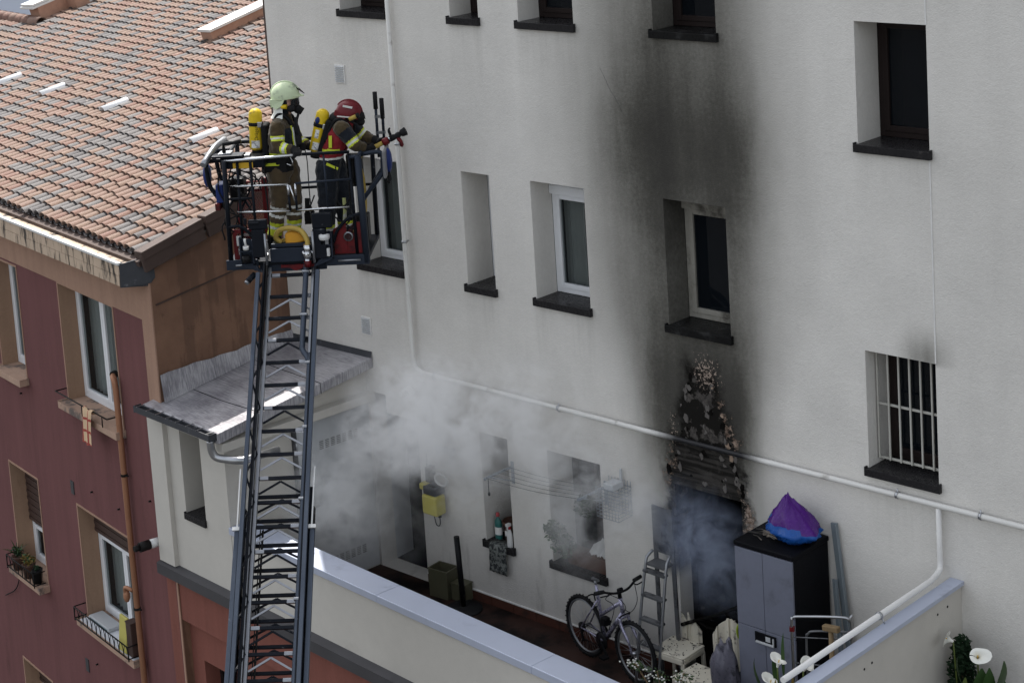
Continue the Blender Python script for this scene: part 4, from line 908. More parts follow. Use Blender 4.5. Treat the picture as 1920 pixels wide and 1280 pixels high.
# ---------------------------------------------------------------- firefighters
M['coat'] = mat('brown_turnout_cloth', (.058, .042, .021), .85, var=.35, vs=7, bs=.8, bsc=16, sheen=.2)
M['trouser'] = mat('tan_turnout_trousers', (.076, .053, .027), .85, var=.35, vs=7, bs=.8, bsc=14, sheen=.2)
M['navy'] = mat('navy_black_cloth', (.013, .016, .022), .8, var=.4, vs=7, bs=.8, bsc=14, sheen=.15)
M['lime'] = mat('lime_yellow_tape', (.55, .62, .04), .5, var=.15, vs=14)
M['silver'] = mat('silver_reflective_tape', (.62, .63, .60), .35, var=.12, vs=14)
M['boot'] = mat('black_boot_leather', (.012, .012, .012), .45, var=.3)
M['glove'] = mat('black_glove', (.016, .016, .017), .75, var=.4, vs=12, bs=.5, bsc=40)
M['vest'] = mat('red_vest', (.20, .012, .018), .75, var=.3, vs=7, bs=.6, bsc=14)
M['skin'] = mat('skin', (.45, .27, .2), .5, var=.1)
M['harness'] = mat('black_harness_webbing', (.012, .012, .013), .7, var=.3)
M['helmet_pale'] = mat('pale_luminous_helmet', (.56, .65, .43), .42, var=.16, vs=6, c2=(.26, .29, .22), c2s=7, c2t=(.55, .72))
M['helmet_red'] = mat('dark_red_helmet', (.13, .010, .016), .42, var=.15, vs=4, c2=(.07, .01, .015), c2s=5, c2t=(.6, .75))
M['tank'] = mat('yellow_air_cylinder', (.66, .46, .015), .45, var=.18, vs=6, c2=(.20, .15, .04), c2s=11, c2t=(.56, .66))
M['white_label'] = mat('white_label', (.72, .72, .70), .5, var=.2, vs=20, c2=(.3, .3, .3), c2s=18, c2t=(.55, .6))
M['strap'] = mat('pale_lime_strap', (.36, .38, .16), .6, var=.3, vs=9, c2=(.45, .45, .42), c2s=7, c2t=(.5, .53))
M['visor'] = glass_mat('smoked_visor', (.02, .022, .025), .45)
BM = ['coat', 'lime', 'silver', 'navy', 'trouser', 'boot', 'glove', 'vest', 'skin', 'harness']
BI = {k: i for i, k in enumerate(BM)}

def body_mesh(name, segs, paint, org, voxel=.0105):
    """segs: (tag, p0, p1, r0, r1). One watertight surface (voxel union of tapered limbs), then coloured by the nearest limb."""
    b = MB()
    for tg, p0, p1, r0, r1 in segs:
        p0, p1 = V(p0) - org, V(p1) - org; d = p1 - p0; Lg = max(d.length, 1e-4); dn = d / Lg; n = 14
        pr = []
        for i in range(5): a = -PI / 2 + PI / 2 * i / 4; pr.append((max(r0 * math.cos(a), 1e-4), r0 * math.sin(a)))
        for i in range(5): a = PI / 2 * i / 4; pr.append((max(r1 * math.cos(a), 1e-4), Lg + r1 * math.sin(a)))
        zq = dn.to_track_quat('Z', 'X').to_matrix(); b.lathe(pr, p0, zq, n)
    me = b.mesh(name + '_raw', []); bm = bmesh.new(); bm.from_mesh(me); bmesh.ops.remove_doubles(bm, verts=bm.verts, dist=2e-4); bmesh.ops.recalc_face_normals(bm, faces=bm.faces); bm.to_mesh(me); bm.free()
    o = bpy.data.objects.new(name + '_raw', me); COL.objects.link(o)
    md = o.modifiers.new('r', 'REMESH'); md.mode = 'VOXEL'; md.voxel_size = voxel; md.use_smooth_shade = True
    sm = o.modifiers.new('s', 'SMOOTH'); sm.factor = .5; sm.iterations = 4
    tx = bpy.data.textures.new('folds', 'CLOUDS'); tx.noise_scale = .065; tx.noise_depth = 3
    dm = o.modifiers.new('d', 'DISPLACE'); dm.texture = tx; dm.strength = .034; dm.mid_level = .5; dm.texture_coords = 'LOCAL'
    dg = bpy.context.evaluated_depsgraph_get(); ev = o.evaluated_get(dg); m2 = bpy.data.meshes.new_from_object(ev); m2.name = name
    bpy.data.objects.remove(o)
    m2.materials.clear()
    for k in BM: m2.materials.append(M[k])
    n = len(m2.polygons); ct_ = np.empty(n * 3); m2.polygons.foreach_get('center', ct_); ct_ = ct_.reshape(-1, 3)
    best = np.full(n, 1e9); bt = np.zeros(n); bi = np.zeros(n, int)
    for i, (tg, p0, p1, r0, r1) in enumerate(segs):
        a = np.array(V(p0) - org); d = np.array(V(p1) - org) - a; t = np.clip((ct_ - a) @ d / max(d @ d, 1e-9), 0, 1)
        dist = np.linalg.norm(ct_ - a - t[:, None] * d, axis=1) - (r0 + (r1 - r0) * t)
        k = dist < best; best[k] = dist[k]; bt[k] = t[k]; bi[k] = i
    mi = [BI[paint(segs[bi[j]][0], bt[j], ct_[j] + np.array(org))] for j in range(n)]
    m2.polygons.foreach_set('material_index', mi); m2.polygons.foreach_set('use_smooth', [True] * n); m2.update()
    return m2
def hand(tag_, wrist, palm, dirs, fr=.0105):
    s = [(tag_, wrist, palm, .034, .036)]
    for base, mid, tip in dirs: s += [(tag_, base, mid, fr * 1.15, fr), (tag_, mid, tip, fr, fr * .9)]
    return s
def grip(c, ax, up, out):
    """five fingers closed round a bar at c running along ax"""
    c, ax, up, out = V(c), V(ax), V(up), V(out); r = []
    for i, ln_ in enumerate((.9, 1, .96, .8)):
        b = c + ax * (-.033 + .022 * i) + up * .034
        r.append((b - out * .02, b + out * .03 * ln_ + up * -.004, b + out * .034 * ln_ - up * .045 * ln_))
    r.append((c - ax * .04 - out * .01 + up * .012, c - ax * .052 + out * .012 - up * .012, c - ax * .03 + out * .028 - up * .03))
    return r

def P1paint(tg, t, c):
    if tg in ('uarm',):
        return 'lime' if (.44 < t < .53 or .62 < t < .71) else 'silver' if .53 <= t <= .62 else 'coat'
    if tg == 'farm': return 'lime' if (.30 < t < .42 or .56 < t < .68) else 'silver' if .42 <= t <= .56 else ('glove' if t > .93 else 'coat')
    if tg == 'thigh': return 'trouser'
    if tg == 'shin': return 'silver' if (.10 < t < .17 or .30 < t < .37) else 'lime' if (.52 < t < .62 or .68 < t < .86) else 'silver' if .62 <= t <= .68 else 'trouser' if t < .9 else 'boot'
    if tg == 'foot': return 'boot'
    if tg == 'hand': return 'glove'
    if tg == 'torso':
        z = c[2]
        if z < .93: return 'trouser'
        if z < 1.10: return 'harness'
        if 1.10 < z < 1.135: return 'lime'
        return 'navy' if c[0] > -.035 and z < 1.40 else 'coat'
    if tg == 'head': return 'skin' if c[0] > .02 else 'navy'
    return 'coat'
def P2paint(tg, t, c):
    if tg == 'uarm': return 'navy' if .16 < t < .66 else 'lime' if (.70 < t < .78 or .90 < t < .98) else 'silver' if .78 <= t <= .90 else 'coat'
    if tg == 'farm': return 'coat' if t < .8 else 'glove'
    if tg in ('thigh',): return 'navy'
    if tg == 'shin': return 'lime' if .62 < t < .70 else 'silver' if .7 <= t < .76 else 'navy' if t < .9 else 'boot'
    if tg == 'foot': return 'boot'
    if tg == 'hand': return 'glove'
    if tg == 'torso':
        s_ = c[2] - (c[0] - .45) * -.45
        if c[2] < 1.03: return 'navy'
        if c[2] < 1.055: return 'silver'
        if 1.10 < c[2] < 1.145 and c[0] < .56: return 'lime'
        return 'vest'
    if tg == 'shoulder': return 'coat'
    if tg == 'head': return 'navy'
    return 'vest'
# --- first firefighter
F1 = V((-.10, .42, .03))
LT = lambda *p: V(p)
S1 = [('torso', (-.10, .36, .93), (-.10, .36, 1.10), .125, .125), ('torso', (-.10, .49, .93), (-.10, .49, 1.10), .125, .125),
      ('torso', (-.10, .36, 1.08), (-.07, .34, 1.34), .125, .135), ('torso', (-.10, .49, 1.08), (-.06, .51, 1.34), .125, .135),
      ('torso', (-.07, .43, 1.25), (-.05, .43, 1.46), .14, .10), ('head', (-.05, .43, 1.50), (-.01, .43, 1.60), .062, .062), ('head', (0, .43, 1.62), (.005, .43, 1.70), .088, .098),
      ('torso', (-.07, .36, 1.42), (-.09, .25, 1.42), .095, .085), ('torso', (-.05, .50, 1.42), (-.05, .62, 1.42), .095, .085),
      ('uarm', (-.09, .23, 1.42), (-.085, .175, 1.22), .084, .070), ('farm', (-.085, .175, 1.22), (.10, .09, 1.195), .068, .048),
      ('uarm', (-.04, .63, 1.42), (.04, .64, 1.20), .082, .068), ('farm', (.04, .64, 1.20), (.20, .52, 1.14), .066, .048),
      ('thigh', (-.13, .355, .92), (-.15, .35, .58), .130, .094), ('shin', (-.15, .35, .58), (-.25, .36, .17), .092, .074), ('foot', (-.26, .36, .13), (-.26, .36, .085), .056, .05), ('foot', (-.25, .36, .085), (-.12, .33, .072), .052, .042),
      ('thigh', (-.06, .50, .92), (-.02, .50, .56), .130, .094), ('shin', (-.02, .50, .56), (-.05, .50, .16), .092, .074), ('foot', (-.05, .50, .13), (-.05, .50, .085), .056, .05), ('foot', (-.05, .50, .085), (.09, .49, .072), .052, .042)]
S1 += hand('hand', (.10, .09, 1.195), (.145, .045, 1.195), grip((.155, .01, 1.163), (1, 0, 0), (0, 0, 1), (0, -1, 0)))
S1 += hand('hand', (.20, .52, 1.14), (.26, .49, 1.13), [((.27, .47 + .02 * i, 1.13), (.30, .47 + .02 * i, 1.11), (.305, .47 + .02 * i, 1.075)) for i in range(4)] + [((.24, .46, 1.12), (.26, .44, 1.10), (.28, .44, 1.08))])
p1 = thing('person', 'firefighter in brown coat with pale green helmet standing upright in the cage, gripping the rail', 'person', CG(*F1), AZ, 'firefighters in the rescue cage')
link('body', body_mesh('body', S1, P1paint, F1), p1)
def rel(mb, org): mb.v = [tuple(V(x) - org) for x in mb.v]; return mb
def helmet(par, org, c, m_, tilt, visor=True, brim=True, k=1.):
    Rm = Matrix.Rotation(tilt, 3, 'Y') * k; c = V(c)
    q = MB(); pr = [(math.sin(a) * 1.0, math.cos(a)) for a in [i * .5 * PI / 9 for i in range(10)]]
    q.lathe([(max(r, 1e-3) * .155, z * .150) for r, z in pr], c, Rm, 28, (1.06, .84, 1)); q.lathe([(.155, 0), (.157, -.035), (.150, -.04)], c, Rm, 28, (1.06, .84, 1))
    # crest and ear guards
    q.tube([c + Rm @ V((.165 * math.cos(a), 0, .155 * math.sin(a))) for a in [i * PI / 14 for i in range(1, 14)]], .012, 6)
    for s_ in (-1, 1):
        q.prism([c + Rm @ V((-.165, s_ * .075, -.02)), c + Rm @ V((.02, s_ * .118, -.02)), c + Rm @ V((-.03, s_ * .112, -.10)), c + Rm @ V((-.10, s_ * .095, -.14)), c + Rm @ V((-.155, s_ * .07, -.10))], None, Rm @ V((0, s_ * .016, 0)))
    q.prism([c + Rm @ V((-.150, -.08, -.03)), c + Rm @ V((-.150, .08, -.03)), c + Rm @ V((-.145, .07, -.12)), c + Rm @ V((-.145, -.07, -.12))], None, Rm @ V((-.02, 0, 0)))
    if brim: q.prism([c + Rm @ V((.10, -.11, -.005)), c + Rm @ V((.155, -.06, -.01)), c + Rm @ V((.215, 0, -.02)), c + Rm @ V((.155, .06, -.01)), c + Rm @ V((.10, .11, -.005)), c + Rm @ V((.14, 0, .06))], None, Rm @ V((0, 0, -.018)))
    h = rel(q, org).build('helmet', m_, par, bevel=.004)
    q = MB(); q.prism([c + Rm @ V((.152, -.035, .055)), c + Rm @ V((.218, 0, -.012)), c + Rm @ V((.152, .035, .055)), c + Rm @ V((.12, 0, .085))], None, Rm @ V((.006, 0, .006))); rel(q, org).build('helmet_badge', M['black_plastic'], h)
    if visor:
        q = MB(); q.lathe([(.150, -.015), (.152, -.06), (.145, -.125)], c, Rm, 14, (1.0, .78, 1), a0=-1.1, a1=1.1); rel(q, org).build('visor', M['visor'], h)
    return h
h1 = helmet(p1, F1, (-.01, .43, 1.735), M['helmet_pale'], -.06, k=.96)
q = MB(); q.lathe([(.10, .0), (.12, -.07), (.155, -.12)], V((-.03, .43, 1.62)), None, 18, (1, .95, 1), a0=1.6, a1=4.7); rel(q, F1).build('neck_flap', M['silver'], p1)
q = MB(); q.lathe([(.03, -.02), (.08, 0), (.092, .05), (.07, .10), (.02, .13)], V((.045, .43, 1.60)), Matrix.Rotation(.1, 3, 'Y'), 16, (1, .8, 1)); q.ell((.115, .43, 1.575), (.05, .055, .05), 12); q.cyl((.13, .43, 1.57), (.165, .43, 1.545), .04); q.ell((.06, .33, 1.60), (.05, .03, .04), 10)
rel(q, F1).build('breathing_mask', M['rubber'], p1)
q = MB(); q.cyl((-.04, .33, 1.625), (.02, .315, 1.625), .024); rel(q, F1).build('helmet_torch', M['tank'], p1)
def harness(par, org, back, chest, sh, hip, lean=0):
    q = MB()
    for v in (.33, .53):
        q.tube(bez([V((back[0], v, back[1])), V((sh[0] - .04, v, sh[1] + .085)), V((sh[0] + .07, v, sh[1] + .04)), V((chest[0], v, chest[1])), V((hip[0], v - .02, hip[1]))], 8), .021, 6)
    rel(q, org).build('harness', M['harness'], par)
harness(p1, F1, (-.20, 1.32), (.085, 1.30), (-.05, 1.45), (.04, 1.10))
q = MB(); q.box(-.285, -.215, .32, .54, 1.02, 1.44); rel(q, F1).build('back_plate', M['harness'], p1, bevel=.02)
q = MB(); q.box(-.27, -.02, .245, .29, .93, 1.06); q.box(-.26, -.0, .25, .58, 1.03, 1.10); hb = rel(q, F1).build('hip_bag', M['harness'], p1, bevel=.02)
q = MB(); q.box(-.25, -.10, .238, .244, 1.005, 1.035); rel(q, F1).build('reflective_stripe', M['lime'], hb)
q = MB()
q.beam((.055, .315, 1.42), (.075, .305, 1.18), .035, .010, (1, -.4, 0)); rel(q, F1).build('reflective_stripe', M['lime'], p1)
q = MB(); q.beam((.066, .31, 1.40), (.083, .30, 1.20), .014, .012, (1, -.4, 0)); rel(q, F1).build('reflective_stripe', M['silver'], p1)
q = MB(); q.tube(bez([(.13, .42, 1.55), (.11, .33, 1.45), (.13, .30, 1.32), (.12, .30, 1.22), (.05, .29, 1.08)], 8), .015, 7); q.tube(bez([(.09, .36, 1.5), (.10, .31, 1.36), (.14, .33, 1.25), (.10, .36, 1.1)], 8), .011, 7); q.box(.10, .15, .27, .33, 1.22, 1.32); q.box(.12, .17, .36, .42, 1.13, 1.21); q.tube(bez([(.16, .40, 1.15), (.18, .38, 1.0), (.18, .36, .7), (.19, .36, .35)], 6), .006, 5)
rel(q, F1).build('air_hose', M['rubber'], p1)
q = MB(); q.tube(bez([(.02, .26, 1.09), (.05, .23, 1.04), (.03, .25, 1.0), (-.02, .25, 1.02)], 6), .008, 6); q.box(-.29, -.265, .30, .36, 1.06, 1.12); rel(q, F1).build('buckle', M['chrome'], p1)
q = MB(); q.beam((.13, .48, .58), (.12, .47, .36), .05, .03); q.beam((.14, .48, .5), (.19, .45, .42), .03, .03); q.beam((.12, .46, .40), (.22, .43, .62), .012, .012); q.box(.09, .16, .44, .5, .30, .42); tag(rel(q, V((0, 0, 0))).build('tool_pouch', M['black_plastic'], cg))
# --- second firefighter
F2 = V((.43, .44, .03))
S2 = [('torso', (.41, .37, .95), (.46, .37, 1.08), .125, .120), ('torso', (.41, .50, .95), (.46, .50, 1.08), .125, .120),
      ('torso', (.46, .37, 1.08), (.56, .36, 1.28), .120, .125), ('torso', (.46, .50, 1.08), (.56, .52, 1.28), .120, .125),
      ('torso', (.54, .44, 1.24), (.61, .44, 1.38), .125, .09), ('head', (.62, .44, 1.40), (.66, .44, 1.46), .062, .062), ('head', (.68, .44, 1.47), (.69, .44, 1.52), .085, .09),
      ('shoulder', (.575, .34, 1.345), (.605, .26, 1.36), .09, .088), ('shoulder', (.58, .54, 1.345), (.61, .63, 1.36), .09, .085),
      ('uarm', (.605, .245, 1.37), (.735, .215, 1.195), .088, .070), ('farm', (.735, .215, 1.195), (.835, .30, 1.125), .068, .050),
      ('uarm', (.62, .64, 1.36), (.77, .66, 1.20), .082, .068), ('farm', (.77, .66, 1.20), (.92, .56, 1.15), .066, .048),
      ('thigh', (.40, .36, .93), (.37, .35, .56), .135, .100), ('shin', (.37, .35, .56), (.33, .36, .16), .098, .080), ('foot', (.33, .36, .13), (.33, .36, .085), .056, .05), ('foot', (.33, .36, .085), (.45, .34, .072), .052, .042),
      ('thigh', (.44, .52, .93), (.52, .51, .56), .135, .100), ('shin', (.52, .51, .56), (.52, .52, .16), .098, .080), ('foot', (.52, .52, .13), (.52, .52, .085), .056, .05), ('foot', (.52, .52, .085), (.64, .50, .072), .052, .042)]
na = V((.36, 0, .20)).normalized()
S2 += hand('hand', (.835, .30, 1.125), (.865, .36, 1.12), grip((.885, .415, 1.115), na, (0, -1, 0), V((0, 0, 1)).cross(V((0, 1, 0))) * 0 + V((-na.z, 0, na.x))))
S2 += hand('hand', (.92, .56, 1.15), (.96, .52, 1.16), grip((.985, .475, 1.16), na, (0, 1, 0), V((-na.z, 0, na.x))))
p2 = thing('person', 'firefighter in red vest and dark red helmet bent forward aiming the nozzle at the wall', 'person', CG(*F2), AZ, 'firefighters in the rescue cage')
link('body', body_mesh('body', S2, P2paint, F2), p2)
h2 = helmet(p2, F2, (.665, .44, 1.51), M['helmet_red'], .42, visor=False, k=.86)
q = MB(); q.beam((.62, .325, 1.60), (.72, .325, 1.575), .012, .02); q.beam((.55, .335, 1.49), (.70, .305, 1.475), .010, .012); rel(q, F2).build('reflective_stripe', M['silver'], h2)
q = MB(); q.cyl((.68, .31, 1.455), (.76, .31, 1.485), .023); q.mi = 1; q.cyl((.76, .31, 1.485), (.79, .31, 1.497), .028); rel(q, F2).build('helmet_torch', [M['hose'], M['rubber']], p2)
q = MB(); q.lathe([(.03, -.02), (.075, 0), (.085, .05), (.06, .10), (.02, .12)], V((.72, .44, 1.43)), Matrix.Rotation(.9, 3, 'Y'), 14, (1, .8, 1)); q.ell((.785, .44, 1.40), (.045, .05, .045), 12); q.ell((.52, .44, 1.46), (.075, .10, .06), 12); rel(q, F2).build('breathing_mask', M['rubber'], p2)
q = MB()
for v in (.33, .53): q.tube(bez([(.40, v, 1.22), (.52, v, 1.44), (.64, v, 1.42), (.69, v, 1.30), (.58, v, 1.10)], 8), .019, 6)
q.tube(bez([(.36, .32, 1.06), (.42, .305, 1.09), (.56, .30, 1.12), (.62, .32, 1.15)], 6), .016, 6); rel(q, F2).build('harness', M['harness'], p2)
q = MB(); q.obox((.385, .44, 1.24), (.07, .22, .44), Matrix.Rotation(.35, 3, 'Y')); rel(q, F2).build('back_plate', M['harness'], p2, bevel=.02)
q = MB(); q.beam((.475, .236, 1.30), (.465, .238, 1.17), .034, .010, (0, 1, 0)); rel(q, F2).build('reflective_stripe', M['lime'], p2)
q = MB(); q.beam((.43, .236, 1.145), (.515, .232, 1.13), .012, .035, (0, 0, 1)); rel(q, F2).build('reflective_stripe', M['lime'], p2)
q = MB(); q.beam((.41, .232, 1.0), (.53, .232, .94), .012, .026, (0, 0, 1)); rel(q, F2).build('reflective_stripe', M['lime'], p2)
q = MB(); q.tube(bez([(.57, .23, .62), (.575, .20, .5), (.56, .2, .36), (.54, .2, .22)], 6), .020, 8); rel(q, F2).build('rescue_strap', M['strap'], p2, 'pale lime and silver rescue strap hanging beside the leg')

def air_tank(a, b_, label, text, org_lab):
    a, b_ = V(a), V(b_); ax = (b_ - a).normalized(); Lg = (b_ - a).length; r = .073
    X = ax.cross(V((0, 1, 0))).normalized(); X = -X if X.x < 0 else X; Y = ax.cross(X).normalized(); M3 = Matrix((X, Y, ax)).transposed()
    t = thing('air_cylinder', label, 'air cylinder', CG(*a), AZ, 'yellow breathing air cylinders')
    q = MB(); pr = [(.03, .0)] + [(r * math.sin(i * PI / 12), r * .8 * (1 - math.cos(i * PI / 12))) for i in range(2, 7)] + [(r, Lg - r * .9)] + [(r * math.cos(i * PI / 12), Lg - r * .9 + r * .9 * math.sin(i * PI / 12)) for i in range(1, 7)]
    q.lathe([(max(x, 1e-3), z) for x, z in pr], (0, 0, 0), M3, 24); q.build('cylinder', M['tank'], t)
    q = MB(); q.lathe([(r + .001, Lg * .60), (r + .005, Lg * .605), (r + .005, Lg * .68), (r + .001, Lg * .685)], (0, 0, 0), M3, 24); st = q.build('strap', M['harness'], t)
    q = MB(); c = M3 @ V((.055, -.058 * (1 if Y.y > 0 else -1), Lg * .64)); q.obox(c, (.05, .03, .06), M3); q.build('buckle', M['chrome'], st, bevel=.006)
    q = MB(); q.lathe([(.02, -.055), (.045, -.05), (.055, -.02), (.05, .015), (r * .75, .03)], (0, 0, 0), M3, 14); q.build('valve', M['rubber'], t)
    sgn = -1 if Y.y > 0 else 1
    q = MB(); a0 = (-PI / 2 if sgn < 0 else PI / 2); q.lathe([(r + .0008, Lg * .10), (r + .0008, Lg * .27)], (0, 0, 0), M3, 12, a0=a0 - .6, a1=a0 + .7); q.build('label', M['white_label'], t)
    if text:
        fc = bpy.data.curves.new('lettering', 'FONT'); fc.body = text; fc.size = .055; fc.align_x = 'CENTER'; fc.align_y = 'CENTER'
        fo = bpy.data.objects.new('lettering_src', fc); COL.objects.link(fo); me = bpy.data.meshes.new_from_object(fo.evaluated_get(bpy.context.evaluated_depsgraph_get())); bpy.data.objects.remove(fo)
        for v in me.vertices:
            x, y = v.co.x, v.co.y; ang = y / r
            v.co = M3 @ V(((r + .0012) * math.sin(-ang + .25), sgn * (r + .0012) * math.cos(-ang + .25), Lg * .44 + x))
        me.materials.clear(); me.materials.append(M['black_plastic']); me.name = 'lettering'; link('lettering', me, t)
    else:
        q = MB(); q.lathe([(r + .0008, Lg * .36), (r + .0008, Lg * .55)], (0, 0, 0), M3, 8, a0=a0 - .5, a1=a0 + .1); q.build('label', M['white_label'], t)
        q = MB(); q.ell(M3 @ V((-.035, sgn * .068, Lg * .75)), (.028, .02, .04), 10, M3); q.build('blue_marker', M['blue_plastic'], t)
air_tank((-.365, .42, 1.14), (-.345, .42, 1.61), 'upright yellow air cylinder on the back of the firefighter with the pale green helmet', 'Dräger', None)
air_tank((.265, .44, 1.08), (.395, .44, 1.56), 'tilted yellow air cylinder on the back of the bent firefighter in the red vest', '', None)

nz = thing('fire_nozzle', 'dark red fire nozzle with pistol grip on a yellow hose, aimed past the white pipe', 'nozzle', CG(.75, .44, 1.0), AZ)
O_ = V((.75, .44, 1.0)); na_ = V((.42, 0, .19)).normalized()
B_ = V((.83, .45, 1.075))
NZ = lambda d, v=0, w_=0: B_ + na_ * d + V((0, v, 0)) + V((-na_.z, 0, na_.x)) * w_ - O_
q = MB(); q.tube([V(p) - O_ for p in bez([(.55, .66, .10), (.70, .72, .3), (.72, .70, .7), (.70, .60, .92), (.76, .50, 1.03), (.83, .45, 1.075)], 8)] + [NZ(.22)], .026, 10); q.build('hose', M['hose'], nz)
q = MB(); q.tube([NZ(.19), NZ(.205), NZ(.25), NZ(.265)], [.034, .042, .042, .03], 14); q.build('swivel', M['red_panel'], nz)
q = MB(); q.tube([NZ(.26), NZ(.28), NZ(.33), NZ(.34), NZ(.37), NZ(.39), NZ(.41)], [.024, .033, .033, .026, .032, .032, .022], 14); q.tube([NZ(.405), NZ(.42), NZ(.47), NZ(.475)], [.028, .04, .048, .038], 14)
q.tube(bez([NZ(.30, -.035, .0), NZ(.31, -.035, .09), NZ(.33, 0, .105), NZ(.31, .035, .09), NZ(.30, .035, 0)], 4), .010, 6); q.build('nozzle_body', M['rubber'], nz)
q = MB(); q.tube([NZ(.36, 0, -.02), NZ(.365, 0, -.05), NZ(.37, 0, -.08), NZ(.36, 0, -.115), NZ(.37, 0, -.13)], [.020, .024, .02, .024, .018], 10); q.build('pistol_grip', M['red_panel'], nz)
q = MB(); q.ell(NZ(.278, -.03, .015), (.016, .012, .016), 8); q.build('index_knob', M['chrome'], nz)

# ---------------------------------------------------------------- things on the terrace
M['bike_frame'] = mat('lilac_silver_bike_paint', (.36, .35, .45), .28, .5, var=.15, c2=(.03, .03, .035), c2s=5, c2t=(.55, .7))
M['white_plastic'] = mat('sooty_white_plastic', (.62, .58, .48), .5, var=.2, vs=4, c2=(.14, .125, .11), c2s=7, c2t=(.56, .70))
M['burnt_plastic'] = mat('scorched_plastic', (.22, .19, .16), .6, var=.45, vs=5, c2=(.03, .028, .026), c2s=5, c2t=(.42, .56), bs=.4)
M['cabinet'] = mat('lilac_grey_plastic', (.150, .160, .205), .45, var=.16, vs=2.5, c2=(.085, .088, .105), c2s=3.2, c2t=(.50, .80))
M['cab_dark'] = mat('near_black_plastic', (.004, .0042, .006), .6, var=.3)
M['leaf'] = mat('dark_green_leaf', (.030, .065, .018), .4, var=.4, vs=6)
M['leaf_light'] = mat('light_green_leaf', (.085, .115, .025), .45, var=.4, vs=6)
M['leaf_dry'] = mat('dry_leaf', (.17, .12, .03), .6, var=.4, vs=6)
M['conifer'] = mat('conifer_needles', (.014, .030, .014), .6, var=.5, vs=9)
M['petal'] = mat('white_petal', (.80, .80, .74), .5, var=.06)
M['spadix'] = mat('yellow_spadix', (.65, .40, .03), .6)
M['soil_pot'] = mat('brown_plastic_pot', (.085, .045, .032), .55, var=.25)
M['clay'] = mat('clay_pot', (.28, .12, .07), .75, var=.25)
M['wood'] = mat('weathered_wood', (.20, .14, .075), .7, var=.35, stretch=(1, 1, .15))
def wheel(par, c, R_, fr, name='wheel', hub=M['steel']):
    """wheel in the plane spanned by fr.x and z, axle along fr.y (local frame)"""
    q = MB(); c = V(c); P = lambda a, r, y=0: c + V((r * math.cos(a), y, r * math.sin(a)))
    q.tube([P(2 * PI * i / 48, R_ - .022) for i in range(48)], .022, 8, closed=True)
    for i in range(72):
        a = 2 * PI * i / 72; q.obox(P(a, R_ - .001, .009 * (1 if i % 2 else -1)), (.010, .018, .010), Matrix.Rotation(-a, 3, 'Y'))
    w_ = q.build(name, M['rubber'], par)
    q = MB(); q.tube([P(2 * PI * i / 40, R_ - .052) for i in range(40)], .012, 6, closed=True); q.build('rim', M['alu'], w_)
    q = MB()
    for i in range(28):
        a = 2 * PI * i / 28; s_ = 1 if i % 2 else -1
        q.cyl(P(a + .35 * (1 if i % 4 < 2 else -1), .02, .022 * s_), P(a, R_ - .055), .0016, n=4)
    q.tube([c + V((0, -.05, 0)), c + V((0, .05, 0))], .020, 10); q.build('spokes', hub, w_); return w_
bk = thing('bicycle', 'lilac-silver mountain bicycle without a saddle leaning by the terrace wall', 'bicycle', (4.93, -.27, 0), math.atan2(-.17, .85))
Rw = .338; A_ = V((0, 0, Rw)); F_ = V((.855, 0, Rw)); BB = V((.34, 0, .30)); ST = V((.25, 0, .78)); HT = V((.655, 0, .83)); HB = V((.675, 0, .72))
wheel(bk, A_, Rw, None); wheel(bk, F_, Rw, None)
q = MB(); q.tube([BB, ST, ST + V((-.016, 0, .10))], .018, 10); q.tube([BB, HB], .025, 10); q.tube([BB + (ST - BB) * .55, HT], .021, 10); q.tube([HT + V((-.012, 0, .04)), HB], .024, 10)
for s_ in (-1, 1): q.tube([A_ + V((0, .06 * s_, 0)), BB + V((0, .03 * s_, 0))], .010, 8); q.tube([A_ + V((0, .06 * s_, 0)), ST + V((.012, .022 * s_, -.06))], .009, 8)
q.build('frame', M['bike_frame'], bk)
q = MB()
for s_ in (-1, 1): q.tube(bez([HB + V((.01, .055 * s_, -.04)), HB + V((.04, .06 * s_, -.12)), F_ + V((-.03, .06 * s_, .12)), F_ + V((0, .055 * s_, 0))], 4), [.018] * 8 + [.012] * 5, 8)
q.tube([HB + V((.01, -.06, -.04)), HB + V((.01, .06, -.04))], .02, 8); q.tube([HB + V((.003, 0, -.03)), HB], .02, 8); q.build('fork', M['bike_frame'], bk)
q = MB(); q.tube([ST + V((-.02, 0, .09)), ST + V((-.03, 0, .15))], .014, 8); q.beam(ST + V((-.08, 0, .155)), ST + V((.03, 0, .16)), .03, .02); q.build('seat_post', M['alu'], bk)
q = MB(); q.tube([HT + V((-.012, 0, .03)), HT + V((-.03, 0, .13)), HT + V((.02, 0, .15))], .022, 8); q.tube(bez([HT + V((-.04, -.30, .175)), HT + V((-.02, -.22, .17)), HT + V((.02, -.08, .13)), HT + V((.02, .08, .13)), HT + V((-.02, .22, .17)), HT + V((-.04, .30, .175))], 5), .013, 8)
hb_ = q.build('handlebar', M['black_plastic'], bk)
for s_ in (-1, 1):
    q = MB(); q.tube([HT + V((-.022, s_ * .20, .17)), HT + V((-.04, s_ * .31, .176))], .021, 10); q.build('grip', M['rubber'], hb_)
    q = MB(); q.tube(bez([HT + V((-.01, s_ * .17, .16)), HT + V((.04, s_ * .19, .15)), HT + V((.03, s_ * .29, .155))], 4), .007, 6); q.build('brake_lever', M['black_plastic'], hb_)
